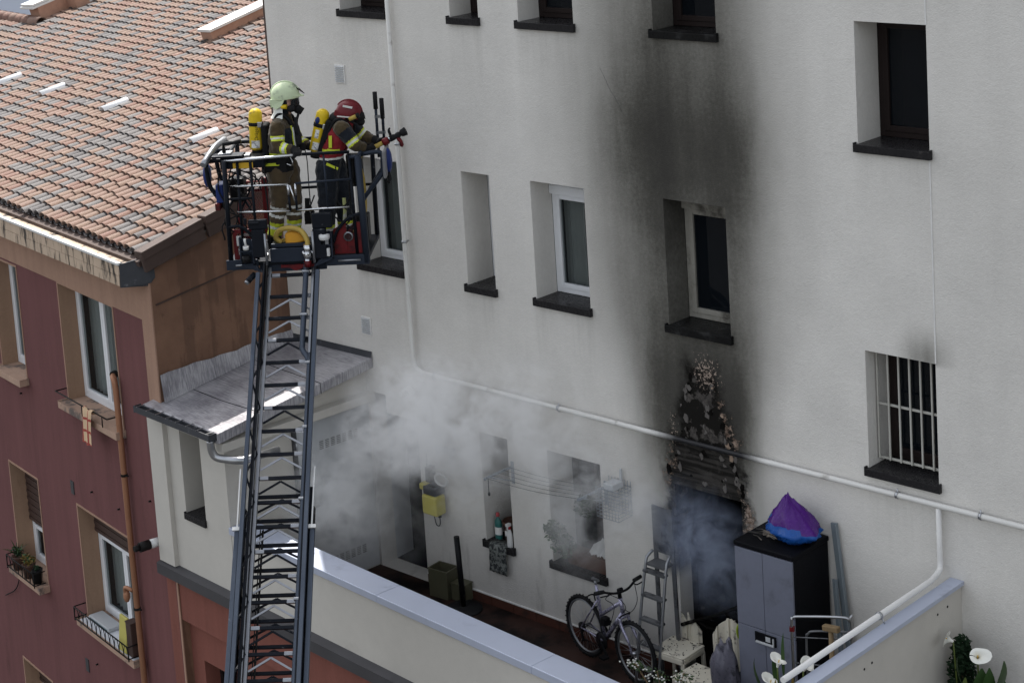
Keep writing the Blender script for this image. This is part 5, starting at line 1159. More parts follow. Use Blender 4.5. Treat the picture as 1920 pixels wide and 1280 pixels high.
q = MB(); q.tube(bez([HT + V((.03, -.17, .15)), HT + V((.12, -.10, .10)), HT + V((.10, -.02, -.02)), HB + V((.02, -.03, 0))], 8), .004, 5); q.tube(bez([HT + V((.03, .17, .15)), HT + V((.12, .12, .02)), HT + V((.08, .06, -.10)), HT + V((-.05, .03, -.08))], 8), .004, 5); q.tube(bez([HT + V((.02, -.12, .14)), HT + V((-.08, -.14, .05)), HT + V((-.06, -.05, -.06)), BB + V((.1, -.02, .15))], 8), .004, 5); q.build('cable', M['rubber'], bk)
q = MB(); Ry = Matrix.Rotation(PI / 2, 3, 'X'); q.lathe([(.03, -.004), (.095, -.004), (.095, .004), (.03, .004)], BB + V((0, -.05, 0)), Ry, 28); q.beam(BB + V((0, -.07, 0)), BB + V((.12, -.075, -.12)), .026, .012); q.beam(BB + V((0, .07, 0)), BB + V((-.12, .075, .12)), .026, .012); q.obox(BB + V((.12, -.12, -.12)), (.08, .08, .02)); q.obox(BB + V((-.12, .12, .12)), (.08, .08, .02)); q.build('crankset', M['black_plastic'], bk)
q = MB(); q.lathe([(.01, -.01), (.055, -.008), (.055, .012), (.01, .02)], A_ + V((0, -.045, 0)), Ry, 20); q.beam(A_ + V((0, -.06, -.03)), A_ + V((.03, -.06, -.15)), .02, .02); q.tube([A_ + V((0, -.05, .055)), BB + V((0, -.05, .095))], .005, 5); q.tube([A_ + V((.03, -.05, -.12)), BB + V((0, -.05, -.095))], .005, 5); q.build('derailleur', M['black_plastic'], bk)
q = MB(); q.box(.32, .40, -.04, .04, .47, .56); q.build('bottle_cage', M['black_plastic'], bk, bevel=.01)
q = MB(); q.tube(bez([HB + V((.0, -.06, -.05)), HB + V((.05, -.05, .0)), HB + V((.05, .05, .0)), HB + V((0, .06, -.05))], 4), .008, 6); q.tube(bez([ST + V((-.10, -.04, -.12)), ST + V((-.13, -.04, -.06)), ST + V((-.13, .04, -.06)), ST + V((-.10, .04, -.12))], 4), .008, 6); q.build('brake_calliper', M['black_plastic'], bk)

q = thing('stanchion', 'black pole on a round black base standing in front of the doormat', 'pole', (3.06, -.28, 0))
s = MB(); s.lathe([(.001, .05), (.03, .05), (.05, .04), (.21, .025), (.22, .012), (.22, .0)], (0, 0, 0), None, 28); s.build('base', M['rubber'], q)
s = MB(); s.tube([(0, 0, .04), (-.03, -.01, .88)], .033, 14); s.build('pole', M['black_plastic'], q)
q = thing('crate', 'olive translucent plastic box against the foot of the wall', 'box', (2.60, -.13, 0), .1)
M['olive'] = mat('olive_translucent_plastic', (.085, .082, .052), .4, var=.15, vs=3)
s = MB(); s.box(-.14, .14, -.11, .10, .003, .012)
for a in ((-.14, -.132, -.11, .10), (.132, .14, -.11, .10), (-.132, .132, -.11, -.102), (-.132, .132, .092, .10)): s.box(*a, .012, .33)
s.build('body', M['olive'], q); s = MB(); beams_ = [(-.15, .15, -.12, -.1), (-.15, .15, .092, .11), (-.15, -.13, -.1, .092), (.13, .15, -.1, .092)]
for a in beams_: s.box(*a, .332, .345)
s.build('rim', M['olive'], q)
q = thing('crate', 'low olive box behind the black pole', 'box', (2.86, -.10, 0), .05); s = MB(); s.box(-.10, .10, -.08, .08, .003, .20); s.build('body', M['olive'], q, bevel=.01); s = MB(); s.box(-.105, .105, -.085, .085, .203, .215); s.build('lid', M['olive'], q)

M['yellow_box'] = mat('pale_yellow_plastic', (.46, .41, .11), .45, var=.15, vs=4, c2=(.35, .3, .1), c2s=4, c2t=(.6, .75))
q = thing('wall_unit', 'pale yellow boxed machine hung on the wall with a looped cable', 'machine', (2.50, -.005, 1.13))
s = MB(); s.box(-.12, .12, -.19, -.02, -.16, .08); s.build('body', M['yellow_box'], q, bevel=.025)
s = MB(); s.box(-.10, .11, -.18, -.01, .082, .19); s.build('motor', M['lead'], q, bevel=.02)
s = MB(); s.box(-.17, -.06, -.17, -.06, .12, .20); s.build('handle', M['yellow_box'], q, bevel=.02)
s = MB(); s.tube([(.10 + .10 * math.cos(a), -.06, .26 + .07 * math.sin(a)) for a in [i * PI / 12 for i in range(24)]], .014, 7, closed=True); s.build('hose_coil', M['cap'], q)
s = MB(); s.box(-.12, -.05, -.10, -.0, .20, .38); s.tube(bez([(-.16, -.02, .5), (-.17, -.03, .1), (-.16, -.03, -.18), (-.10, -.03, -.22), (-.06, -.03, -.34), (0, -.03, -.32), (.0, -.03, -.16)], 6), .006, 6); s.build('cable', M['rubber'], q)
for x in (-.08, .08): s = MB(); s.cyl((x, -.1, -.16), (x, -.1, -.19), .02, n=8); s.build('foot', M['rubber'], q)
q = thing('wall_shelf', 'small grey-blue rail fixed to the wall over the yellow machine', 'rail', (2.66, -.001, 1.76))
M['dull_blue'] = mat('dull_blue_grey', (.22, .25, .29), .6, var=.2)
s = MB(); s.obox((0, -.03, 0), (.33, .04, .07), Matrix.Rotation(-.03, 3, 'Y')); s.build('rail', M['dull_blue'], q, bevel=.006); s = MB(); s.box(-.12, -.10, -.05, -.0, -.075, -.036); s.build('hook', M['dull_blue'], q); s = MB(); s.box(.09, .11, -.05, -.0, -.065, -.036); s.build('hook', M['dull_blue'], q)
# boiler flue of the white building
s = MB(); s.tube([(2.36, 0, 2.47), (2.33, -.17, 2.46)], .052, 16); f_ = s.build('boiler_flue', M['pipe'], wb); s = MB(); s.tube([(2.33, -.17, 2.46), (2.315, -.25, 2.455)], .058, 16); s.tube([(2.315, -.25, 2.455), (2.30, -.33, 2.45)], .040, 14); s.build('flue_terminal', M['joint'], f_)

# window-sill things
q = thing('bottle', 'teal plastic bottle with red cap at the left end of the sill', 'bottle', (3.33, .10, .791)); M['teal'] = mat('teal_plastic', (.03, .13, .12), .35); M['red_cap'] = mat('red_plastic', (.35, .02, .03), .4)
s = MB(); s.lathe([(.001, 0), (.045, 0), (.05, .02), (.05, .18), (.045, .22), (.018, .26), (.018, .275)], (0, 0, 0), None, 16, (1, .7, 1)); s.build('body', M['teal'], q); s = MB(); s.lathe([(.022, .275), (.022, .315), (.001, .32)], (0, 0, 0), None, 12); s.build('cap', M['red_cap'], q)
s = MB(); s.lathe([(.051, .06), (.051, .15)], (0, 0, 0), None, 16, (1, .71, 1)); s.build('label', M['joint'], q)
q = thing('bucket', 'dark brown bucket on the sill between the teal and the white bottle', 'bucket', (3.50, .17, .791)); s = MB(); s.lathe([(.001, .0), (.095, 0), (.12, .22), (.13, .222), (.13, .24), (.115, .24), (.09, .02), (.001, .02)], (0, 0, 0), None, 22); s.build('body', M['soil_pot'], q); s = MB(); s.box(-.02, .05, -.122, -.112, .09, .15); s.build('label', M['white_label'], q)
q = thing('bottle', 'white spray bottle with a red collar at the right end of the sill', 'bottle', (3.60, -.0, .793)); s = MB(); s.lathe([(.001, 0), (.035, 0), (.04, .02), (.038, .16), (.016, .22), (.014, .25)], (0, 0, 0), None, 14, (1, .7, 1)); s.build('body', M['cap'], q); s = MB(); s.lathe([(.017, .215), (.019, .25), (.012, .252)], (0, 0, 0), None, 12); s.build('collar', M['red_cap'], q); s = MB(); s.box(-.02, .02, -.04, .015, .255, .285); s.box(-.008, .008, -.035, -.025, .215, .255); s.build('trigger', M['cap'], q)
M['mat_cloth'] = mat('grey_patterned_mat', (.15, .16, .15), .95, var=.6, vs=22, c2=(.03, .033, .035), c2s=26, c2t=(.48, .54), bs=.6, bsc=60)
s = MB(); n = 14; xa, xb = 3.315, 3.585
pr = [(.10, .799), (.0, .799), (-.05, .800), (-.062, .785)] + [(-.066 - .004 * math.sin(i), .76 - i * .033) for i in range(10)]
vs = [(xa + (xb - xa) * j / n + .006 * math.sin(i * 1.3 + j), y + .006 * math.sin(j * 1.9 + i * .4), z + .004 * math.sin(j * 2.1)) for i, (y, z) in enumerate(pr) for j in range(n + 1)]
s.add(vs, [(i * (n + 1) + j, i * (n + 1) + j + 1, (i + 1) * (n + 1) + j + 1, (i + 1) * (n + 1) + j) for i in range(len(pr) - 1) for j in range(n)], True)
o = s.build('doormat', M['mat_cloth']); o.modifiers.new('t', 'SOLIDIFY').thickness = .008; tag(o, 'grey patterned mat hung over the narrow window sill to dry', 'mat')
q = thing('planter', 'long brown planter with a white lining on the wide terrace window sill', 'planter', (4.72, .12, .801)); s = MB(); s.prism([(-.28, -.07, 0), (.28, -.07, 0), (.30, -.09, .17), (-.30, -.09, .17)], None, (0, .17, 0)); s.build('trough', M['soil_pot'], q, bevel=.008)
s = MB(); n = 12; vs = [(.0 + .29 * j / n, -.05 + .10 * i, .175 + .03 * math.sin(j * 1.7 + i * 2) + .05 * i) for i in range(3) for j in range(n + 1)]; s.add(vs, [(i * (n + 1) + j, i * (n + 1) + j + 1, (i + 1) * (n + 1) + j + 1, (i + 1) * (n + 1) + j) for i in range(2) for j in range(n)], True); s.build('lining', M['cap'], q)
def leafy(name, label, cat, loc, blobs, m_, n=500, ls=.035, group=None, stems=()):
    t = thing(name, label, cat, loc); r = random.Random(len(label)); s = MB()
    for i in range(n):
        c, rad = r.choice(blobs); d = V((r.gauss(0, 1), r.gauss(0, 1), r.gauss(0, 1))).normalized() * (r.random() ** .45); p = V(c) + V((d.x * rad[0], d.y * rad[1], d.z * rad[2]))
        a = V((r.gauss(0, 1), r.gauss(0, 1), r.gauss(0, .6) + .3)).normalized(); b_ = a.orthogonal().normalized(); k = ls * r.uniform(.6, 1.3)
        s.mi = 1 if r.random() < .25 else 0; s.quad(p - a * k, p + b_ * k * .38, p + a * k, p - b_ * k * .38)
    o = s.build('foliage', m_, t, fix=False)
    for st in stems: q = MB(); q.tube(st, .008, 5); q.build('stem', M['wood'], t)
    return t
leafy('potted_plant', 'bushy dark plant hanging out at the left of the smoky terrace window', 'plant', (4.33, .08, .80), [((0, -.06, .28), (.14, .12, .20)), ((-.05, -.1, .38), (.10, .08, .12)), ((.08, -.02, .18), (.14, .1, .14))], [M['leaf'], M['conifer']], 420, .035, stems=[[(0, 0, .05), (0, -.05, .35)], [(.03, 0, .05), (.08, -.02, .25)]])
# clothes line and wire basket
q = thing('clothesline', 'row of thin washing lines strung between wall arms above the terrace windows', 'clothesline', (0, 0, 0))
for x, z in ((3.72, 1.78), (5.10, 1.86)):
    s = MB(); s.beam((x, -.001, z), (x, -.46, z), .022, .022); s.beam((x, -.02, z - .16), (x, -.36, z - .015), .014, .014); s.box(x - .02, x + .02, -.012, -.001, z - .2, z + .06); s.build('wall_arm', M['dull_blue'], q)
for i in range(5):
    s = MB(); y = -.06 - i * .095; s.tube([(3.72 + 1.38 * t / 8, y, 1.79 + .08 * t / 8 - .03 * math.sin(PI * t / 8)) for t in range(9)], .0028, 4); s.build('line', M['rubber'], q)
s = MB(); s.cyl((3.72, -.40, 1.78), (3.72, -.40, 1.60), .005, n=5); s.ell((3.72, -.40, 1.59), (.015, .015, .025), 8); s.build('pull_cord', M['rubber'], q)
q = thing('wire_basket', 'square wire basket hung on the wall right of the wide terrace window', 'basket', (5.32, -.005, 1.63))
s = MB()
for i in range(9): s.tube([(-.15, -.02, .04 * i), (-.15, -.24, .04 * i), (.15, -.24, .04 * i), (.15, -.02, .04 * i)], .004, 4, closed=True)
for i in range(8):
    x = -.15 + .3 * i / 7; s.cyl((x, -.24, 0), (x, -.24, .33), .003, n=4); s.cyl((x, -.02, 0), (x, -.02, .38), .003, n=4)
s.build('mesh', M['dull_blue'], q); s = MB(); s.box(-.08, .06, -.2, -.03, .30, .37); s.box(.02, .05, -.05, -.02, .37, .50); s.build('contents', M['door_grey'], q, bevel=.01)
leafy('hanging_plant', 'dark trailing plant hung from the washing-line arm', 'plant', (5.04, -.30, 1.66), [((0, 0, .05), (.13, .08, .12)), ((.04, 0, .14), (.10, .06, .07))], [M['conifer'], M['leaf']], 260, .03)

# step ladder
q = thing('step_ladder', 'grey aluminium step ladder against the wall left of the burnt doorway', 'step ladder', (5.97, -.30, 0), -.04)
M['alu_dark'] = mat('sooty_aluminium', (.16, .165, .175), .45, .6, var=.3, c2=(.04, .04, .045), c2s=4, c2t=(.5, .65))
for x in (-.15, .15):
    s = MB(); s.tube(bez([(x, -.22, .01), (x, -.10, .7), (x * .93, .02, 1.28), (x * .90, .06, 1.36), (x * .8, .12, 1.40)], 4), .016, 8); s.build('leg', M['alu'], q)
    s = MB(); s.beam((x * .85, .18, .01), (x * .75, .16, 1.88), .045, .022); s.build('leg', M['alu_dark'], q)
for i in range(5):
    s = MB(); z = .22 + i * .25; y = -.20 + .17 * z; s.obox((0, y, z), (.29, .075, .022)); s.build('tread', M['alu_dark'], q)
s = MB(); s.box(-.12, .12, .0, .17, 1.28, 1.30); s.build('platform', M['alu_dark'], q); s = MB(); s.box(-.115, .115, .15, .165, 1.38, 1.88); s.build('back_panel', M['alu_dark'], q)

# scorched chairs, debris
def chair(label, loc, rz, back, grp='scorched plastic chairs before the burnt doorway'):
    t = thing('plastic_chair', label, 'chair', loc, rz, grp)
    s = MB(); s.prism([(-.21, -.19, .44), (.17, -.19, .44), (.20, -.16, .44), (.20, .19, .44), (-.21, .19, .44)], None, (0, 0, .018)); s.box(-.21, .19, -.192, -.175, .38, .44); s.box(.185, .202, -.17, .18, .38, .44); s.build('seat', M['white_plastic'], t, bevel=.012)
    for x, y in ((-.19, -.17), (.18, -.17), (-.19, .17), (.18, .17)):
        s = MB(); s.beam((x, y, .40), (x * 1.08, y * 1.08, .0), .045, .03); s.build('leg', M['white_plastic'], t, bevel=.006)
    for m_ in range(back):
        s = MB(); n = 8
        top = [(-.10 + .03 * m_ + .25 * i / n, .20 + .02 * math.sin(i * .9), .46 + (.30 - .05 * m_) * (1 - .16 * (i % 3)) * (.55 + .45 * math.sin(1.0 + i * .25)) ) for i in range(n + 1)]
        for i in range(n): s.quad((top[i][0], top[i][1], .455), (top[i + 1][0], top[i + 1][1], .455), top[i + 1], top[i])
        o = s.build('backrest', M['white_plastic'] if m_ == 0 else M['burnt_plastic'], t); o.modifiers.new('t', 'SOLIDIFY').thickness = .014
    s = MB(); r = random.Random(3)
    for i in range(46): s.obox((r.uniform(-.19, .18), r.uniform(-.17, .18), .462 + r.uniform(0, .004)), (r.uniform(.003, .014), r.uniform(.003, .010), r.uniform(.002, .007)), Matrix.Rotation(r.uniform(0, 3), 3, 'Z'))
    tag(s.build('ash', M['charred'], t), kind='stuff')
    return t
chair('soot-speckled cream plastic chair with half its back melted away, nearest the bicycle', (6.20, -.26, 0), .03, 1)
chair('soot-speckled cream plastic chair beside the grey debris sack', (6.66, -.50, -.07), -.05, 0)
s = MB(); n = 10
for k, (x0, z1, w_) in enumerate(((6.60, .90, .34), (6.2, .72, .2))):
    top = [(x0 + w_ * i / n, -.16 - .02 * math.sin(i), z1 - .45 * (i / n - .70) ** 2 - .012 * math.sin(i * 2.1)) for i in range(n + 1)]
    if k == 0:
        for i in range(n): s.quad((top[i][0], top[i][1], .38), (top[i + 1][0], top[i + 1][1], .38), top[i + 1], top[i])
o = s.build('broken_panel', M['white_plastic']); o.modifiers.new('t', 'SOLIDIFY').thickness = .02; tag(o, 'broken cream plastic panel standing in the mouth of the burnt doorway', 'panel')
def lump(name, m_, c, r3, seed, amp=.25, n=28, fr=3.0):
    s = MB(); s.ell((0, 0, 0), (1, 1, 1), n); r = []
    for v in s.v:
        p = V(v); k = 1 + amp * noise.noise(p * fr * .5 + V((seed, 0, 0))) + amp * .6 * abs(noise.noise(p * fr * 1.6 + V((0, seed, 0)))); p = p * k; r.append((p.x * r3[0], p.y * r3[1], p.z * r3[2]))
    s.v = r; o = s.build(name, m_); o.location = c; return o
M['grey_sack'] = mat('grey_plastic_sack', (.115, .112, .14), .3, var=.6, vs=5, c2=(.02, .02, .022), c2s=4, c2t=(.5, .62), bs=.6, bsc=18)
tag(lump('debris_sack', M['grey_sack'], (7.12, -.66, .40), (.15, .13, .52), 4.2, .30, 36, 4.5), 'crumpled grey plastic sack between the chairs and the cabinet', 'sack')
s = MB(); s.tube([(.10 * math.cos(a), 0, .13 * math.sin(a)) for a in [i * PI / 14 for i in range(28)]], .013, 8, closed=True); o = s.build('hoop', mat('lime_green_plastic', (.28, .36, .03), .4)); o.location = (7.22, -.42, .98); o.rotation_euler = (.15, 0, .5); tag(o, 'lime green plastic hoop sticking out beside the cabinet', 'hoop')
s = MB(); r = random.Random(5)
for i in range(90): s.obox((r.uniform(6.0, 6.9), r.uniform(-.35, .5), r.uniform(.01, .25) * r.random()), (r.uniform(.03, .2), r.uniform(.02, .08), r.uniform(.01, .05)), Matrix.Rotation(r.uniform(0, 3), 3, 'Z') @ Matrix.Rotation(r.uniform(-.5, .5), 3, 'X'))
tag(s.build('debris', M['charred']), 'heap of charred debris in the burnt doorway', 'debris', kind='stuff')
s = MB(); s.tube(bez([(6.1, -.06, .60), (6.35, -.10, .74), (6.6, -.08, .86), (6.88, -.05, 1.02)], 5), .02, 6); s.tube(bez([(6.3, -.07, .72), (6.5, -.12, .70), (6.75, -.06, .72)], 5), .014, 6); s.tube(bez([(6.7, -.08, .90), (6.8, -.10, .84), (6.9, -.06, .90)], 5), .012, 6); tag(s.build('charred_stick', M['charred']), 'bent charred stick slanting across the burnt doorway', 'stick')

# cabinet and what lies on it
q = thing('cabinet', 'tall lilac-grey plastic cabinet with a black top and dark side beside the burnt doorway', 'cabinet', (7.61, -.33, 0))
s = MB(); s.box(-.335, .34, -.28, .29, .03, 1.975); s.build('body', M['cab_dark'], q, bevel=.006)
s = MB(); s.box(-.345, .35, -.31, .30, 1.978, 2.03); s.build('top', M['cab_dark'], q, bevel=.012)
for a, b_ in ((-.335, -.012), (-.008, .335)):
    s = MB(); s.box(a, b_, -.305, -.283, 1.19, 1.97); s.build('door', M['cabinet'], q, bevel=.004); s = MB(); s.box(a, b_, -.305, -.283, .05, 1.184); s.build('door', M['cabinet'], q, bevel=.004)
s = MB(); s.box(-.13, .12, -.318, -.306, 1.055, 1.16); hd = s.build('handle', M['cab_dark'], q, bevel=.01); s = MB(); s.box(-.11, .10, -.336, -.319, 1.058, 1.075); s.box(-.0, .055, -.322, -.319, 1.09, 1.14); s.box(.085, .10, -.33, -.319, 1.075, 1.14); s.build('latch', M['door_grey'], hd, bevel=.003)
M['bag_purple'] = mat('purple_plastic_film', (.060, .008, .155), .25, var=.25, vs=6, bs=1., bsc=16); M['bag_blue'] = mat('blue_plastic_film', (.012, .075, .30), .25, var=.25, vs=6, bs=1., bsc=16)
n = 40; s = MB(); s.ell((0, 0, 0), (1, 1, 1), n); r = []
for v in s.v:
    p = V(v); z = p.z; k = 1 + .22 * noise.noise(p * 1.7 + V((2.2, 0, 0))) + .10 * noise.noise(p * 6) + .30 * abs(noise.noise(p * 4.3 + V((5, 1, 0)))) + .12 * abs(noise.noise(p * 9))
    x, y = p.x * k, p.y * k; wz = 1 if z < -.1 else max(.30, (1 - ((z + .1) / 1.1) ** 1.7) ** .8); r.append((x * .25 * wz - .07 * max(z, 0), y * .20 * wz, (z * .27 if z > 0 else z * .13) * (1 + .15 * noise.noise(p * 3)) ))
s.v = r
for i, f in enumerate(s.f):
    c_ = sum((V(s.v[j]) for j in f), V((0, 0, 0))) / len(f); s.m[i] = 1 if c_.z < .035 + .012 * math.sin(c_.x * 17) - c_.x * .10 else 0
o = s.build('plastic_bag', [M['bag_purple'], M['bag_blue']]); o.location = (7.75, -.30, 2.165); o.scale = (1, 1, 1.15); tag(o, 'crumpled purple and blue plastic bag lying on top of the cabinet', 'bag')
s = MB(); r = random.Random(9)
for i in range(16): a = V((7.42 + r.uniform(-.08, .14), -.32 + r.uniform(-.15, .12), 2.045 + r.uniform(0, .05))); d = V((r.uniform(.05, .2), r.uniform(-.05, .08), r.uniform(-.01, .06))); s.tube([a, a + d * .5 + V((0, 0, .015)), a + d], .006, 5)
s.tube([(7.28, -.42, 2.045), (7.6, -.40, 2.06)], .008, 5); tag(s.build('twig', M['burnt_plastic']), 'burnt twigs and scraps on the cabinet top beside the bag', 'twigs', kind='stuff')
M['plank'] = mat('blue_grey_plank', (.17, .20, .22), .55, var=.2, vs=2, stretch=(1, 1, .2))
for nm, a, b_, w_, lab in (('metal_strip', (8.03, -.04, 2.18), (8.30, -.12, .02), .075, 'long blue-grey strip leaning on the wall right of the cabinet'), ('metal_strip', (8.06, -.11, 1.64), (8.22, -.20, .02), .055, 'shorter grey strip leaning between the cabinet and the long strip')):
    s = MB(); s.beam(a, b_, w_, .018, (0, -1, 0)); s.beam(V(a) + V((w_ / 2 - .006, -.02, 0)), V(b_) + V((w_ / 2 - .006, -.02, 0)), .010, .028, (0, -1, 0)); tag(s.build(nm, M['plank'], bevel=.003), lab, 'strip')
q = thing('folding_trolley', 'folded chrome tube trolley standing in front of the cabinet side', 'trolley', (8.10, -.86, 0), .42)
s = MB(); s.tube(bez([(-.02, 0, .0), (-.02, 0, .8), (-.02, 0, 1.48), (.0, 0, 1.55), (.07, 0, 1.57), (.45, 0, 1.60), (.52, 0, 1.57), (.54, 0, 1.5), (.54, 0, .0)], 5), .014, 8); s.build('frame', M['steel'], q)
s = MB(); s.tube(bez([(.10, .06, .3), (.10, .06, 1.25), (.12, .05, 1.38), (.2, .04, 1.42), (.5, .04, 1.44)], 5), .011, 8); s.tube([(-.01, .02, 1.35), (.53, .02, 1.38)], .006, 6); s.tube([(-.01, .01, 1.1), (.53, .01, 1.1)], .006, 6); s.build('inner_frame', M['alu_dark'], q)
s = MB(); s.box(-.04, .005, -.02, .02, 1.42, 1.46); s.build('joint', M['red_panel'], q); s = MB(); s.box(.505, .55, -.02, .02, 1.42, 1.46); s.build('joint', M['red_panel'], q)
q = thing('mallet', 'pale wooden mallet standing head up behind the dividing wall pipe', 'mallet', (8.47, -.80, .9)); s = MB(); s.cyl((0, 0, -.9), (0, 0, .6), .022, .024); s.build('handle', M['wood'], q); s = MB(); s.beam((-.08, 0, .62), (.09, 0, .64), .06, .055); s.build('head', M['wood'], q, bevel=.01)

# ---------------------------------------------------------------- flowers and shrubs
def blade(mb, base, tip, w_, bend, n=7):
    base, tip = V(base), V(tip); d = tip - base; sd_ = d.cross(V((0, 0, 1))); sd_ = sd_.normalized() if sd_.length > .01 else V((1, 0, 0)); vs = []
    for i in range(n + 1):
        t = i / n; c = base + d * t + V(bend) * math.sin(PI * t * .9); k = w_ * math.sin(PI * (t ** .75) * .96 + .05)
        vs += [c - sd_ * k, c + V((0, 0, -k * .35)), c + sd_ * k]
    mb.add(vs, [(i * 3 + j, i * 3 + j + 1, i * 3 + j + 4, i * 3 + j + 3) for i in range(n) for j in range(2)], True)
def spathe(par, c, ax, size=1.):
    """funnel-shaped petal wrapped round a spadix, one side drawn out to a tip"""
    c = V(c); M3 = V(ax).normalized().to_track_quat('Z', 'Y').to_matrix(); s = MB(); n, k = 20, 7; vs = []
    for i in range(k + 1):
        t = i / k
        for j in range(n + 1):
            a = PI + 2 * PI * j / n * .98; tip = max(0, math.cos(a)) ** 3
            r = (.010 + .055 * t ** 1.9 * (1 + .85 * tip)) * size; z = (.085 * t - .03 * t ** 5 * (1 - 1.0 * tip)) * size
            vs.append(c + M3 @ V((r * math.cos(a), r * math.sin(a), z)))
    s.add(vs, [(i * (n + 1) + j, i * (n + 1) + j + 1, (i + 1) * (n + 1) + j + 1, (i + 1) * (n + 1) + j) for i in range(k) for j in range(n)], True)
    o = s.build('flower', M['petal'], par); s = MB(); s.tube([c, c + M3 @ V((0, 0, .065 * size))], [.006, .005], 6); s.build('spadix', M['spadix'], o); return o
def lily(label, loc, flowers, leaves, cat='plant', pot=True, grp='calla lilies'):
    t = thing('calla_lily', label, cat, loc, 0, grp); Lc = V(loc)
    for p, ax in flowers:
        p = V(p) - Lc; spathe(t, p, ax, 1.1); s = MB(); s.tube(bez([(p.x * .25, p.y * .25, .3), (p.x * .8, p.y * .8, p.z * .6), p], 6), .007, 6); s.build('stem', M['leaf_light'], t)
    for p, w_, m_ in leaves:
        p = V(p) - Lc; s = MB(); b = V((p.x * .5, p.y * .5, p.z - .42)); blade(s, b, p, w_, (p.x * .25, p.y * .2 - .02, .05)); o = s.build('leaf', M[m_], t); s = MB(); s.tube(bez([(p.x * .2, p.y * .2, .3), b * .9, b], 4), .007, 6); s.build('leaf_stalk', M['leaf'], t)
    if pot: s = MB(); s.lathe([(.001, 0), (.15, 0), (.19, .32), (.205, .32), (.205, .36), (.185, .36), (.17, .30), (.001, .30)], (0, 0, 0), None, 24); s.build('pot', M['clay'], t)
    return t
lily('three-flowered white calla lily in front of the cabinet at the bottom of the terrace', (8.34, -1.40, 0), [((8.29, -1.40, 1.34), (.15, .25, 1)), ((8.56, -1.38, 1.38), (.45, .3, .8)), ((8.21, -1.42, 1.13), (.1, .2, 1))],
     [((8.30, -1.30, 1.62), .017, 'leaf'), ((8.10, -1.45, 1.38), .022, 'leaf'), ((8.52, -1.5, 1.36), .03, 'leaf_dry'), ((8.40, -1.45, 1.34), .035, 'leaf'), ((8.20, -1.30, 1.42), .024, 'leaf'), ((8.46, -1.35, 1.46), .018, 'leaf'), ((8.36, -1.52, 1.28), .04, 'leaf_dry')])
lily('white calla lily with broad dark leaves right of the dividing wall', (9.76, -.38, 0), [((9.515, -.42, 1.555), (-.75, -.5, .45)), ((9.745, -.40, 1.46), (.45, -.7, .75))],
     [((9.99, -.40, 1.50), .075, 'leaf'), ((9.62, -.50, 1.46), .065, 'leaf'), ((9.82, -.46, 1.40), .085, 'leaf'), ((10.02, -.45, 1.34), .075, 'leaf'), ((9.72, -.55, 1.32), .07, 'leaf_light'), ((9.90, -.48, 1.44), .07, 'leaf'), ((9.88, -.5, 1.16), .06, 'leaf'), ((10.1, -.3, 1.20), .055, 'leaf_dry'), ((9.6, -.55, 1.10), .06, 'leaf')])
cf = leafy('conifer_shrub', 'small dark conifer in the corner behind the right-hand lilies', 'shrub', (9.53, -.30, 0), [((0, 0, 1.42), (.09, .09, .16)), ((0, 0, 1.25), (.13, .13, .18)), ((0, 0, 1.0), (.17, .17, .25)), ((0, 0, .7), (.20, .20, .3))], [M['conifer'], M['conifer']], 2600, .028, stems=[[(0, 0, .3), (0, 0, 1.4)]])
s = MB(); s.lathe([(.001, 0), (.14, 0), (.18, .30), (.19, .34), (.17, .34), (.001, .28)], (0, 0, 0), None, 20); s.build('pot', M['soil_pot'], cf)
sh = leafy('flowering_shrub', 'straggly shrub with tiny cream flowers in front of the scorched chairs', 'shrub', (6.75, -1.15, 0), [((-.35, .0, .68), (.10, .06, .05)), ((-.10, .0, .66), (.16, .06, .07)), ((.22, .0, .72), (.13, .06, .09)), ((.5, 0, .68), (.12, .06, .06)), ((.1, 0, .55), (.45, .08, .06))], [M['leaf'], M['leaf_light']], 420, .022, stems=[[(0, 0, .2), (-.2, 0, .5), (-.38, 0, .7)], [(0, 0, .2), (.1, 0, .5), (.24, 0, .78)], [(.05, 0, .2), (.3, 0, .45), (.55, 0, .70)], [(0, 0, .2), (-.05, 0, .5), (-.1, 0, .7)]])
s = MB(); r = random.Random(4)
for i in range(50):
    c, w_ = r.choice([((-.36, -.04, .71), .06), ((-.12, -.05, .66), .09), ((.24, -.05, .76), .06)]); p = V(c) + V((r.gauss(0, w_), r.gauss(0, .03), r.gauss(0, .03))); s.ell(p, (.012, .012, .008), 6)
tag(s.build('blossom', M['petal'], sh), kind='stuff'); s = MB(); s.lathe([(.001, 0), (.13, 0), (.16, .28), (.17, .30), (.15, .30), (.001, .24)], (0, 0, 0), None, 20); s.build('pot', M['clay'], sh)

# ---------------------------------------------------------------- things on the red house's sills
rz_ = rh.rotation_euler.z; RH = lambda x, y, z: V((rh.location.x + math.cos(rz_) * x - math.sin(rz_) * y, rh.location.y + math.sin(rz_) * x + math.cos(rz_) * y, z))
M['towel'] = mat('cream_red_check_towel', (.58, .44, .30), .95, var=.3, vs=9)
def towel_mat():
    m, t, b = new_mat('checked_towel'); p = tex_pos(t); sx = t.nodes.new('ShaderNodeSeparateXYZ'); t.links.new(p, sx.inputs[0]); X, Z = E(t, sx.outputs[0]), E(t, sx.outputs[2])
    st = lambda e, f: (e * f)._m('SINE').step(.72, .85)
    c = mix_c(t, st(X, 46.).max(st(Z, 40.)), (.60, .43, .27), (.33, .06, .045)); t.links.new(c, b.inputs['Base Color']); b.inputs['Roughness'].default_value = .95; bump(t, b, noise_n(t, p, 90, 3), .4, .004); return m
s = MB(); n = 10; pr = [(.03, -.06), (.022, -.0), (.0, .014), (-.022, -.0)] + [(-.026 - .004 * i, -.055 * i) for i in range(1, 9)]
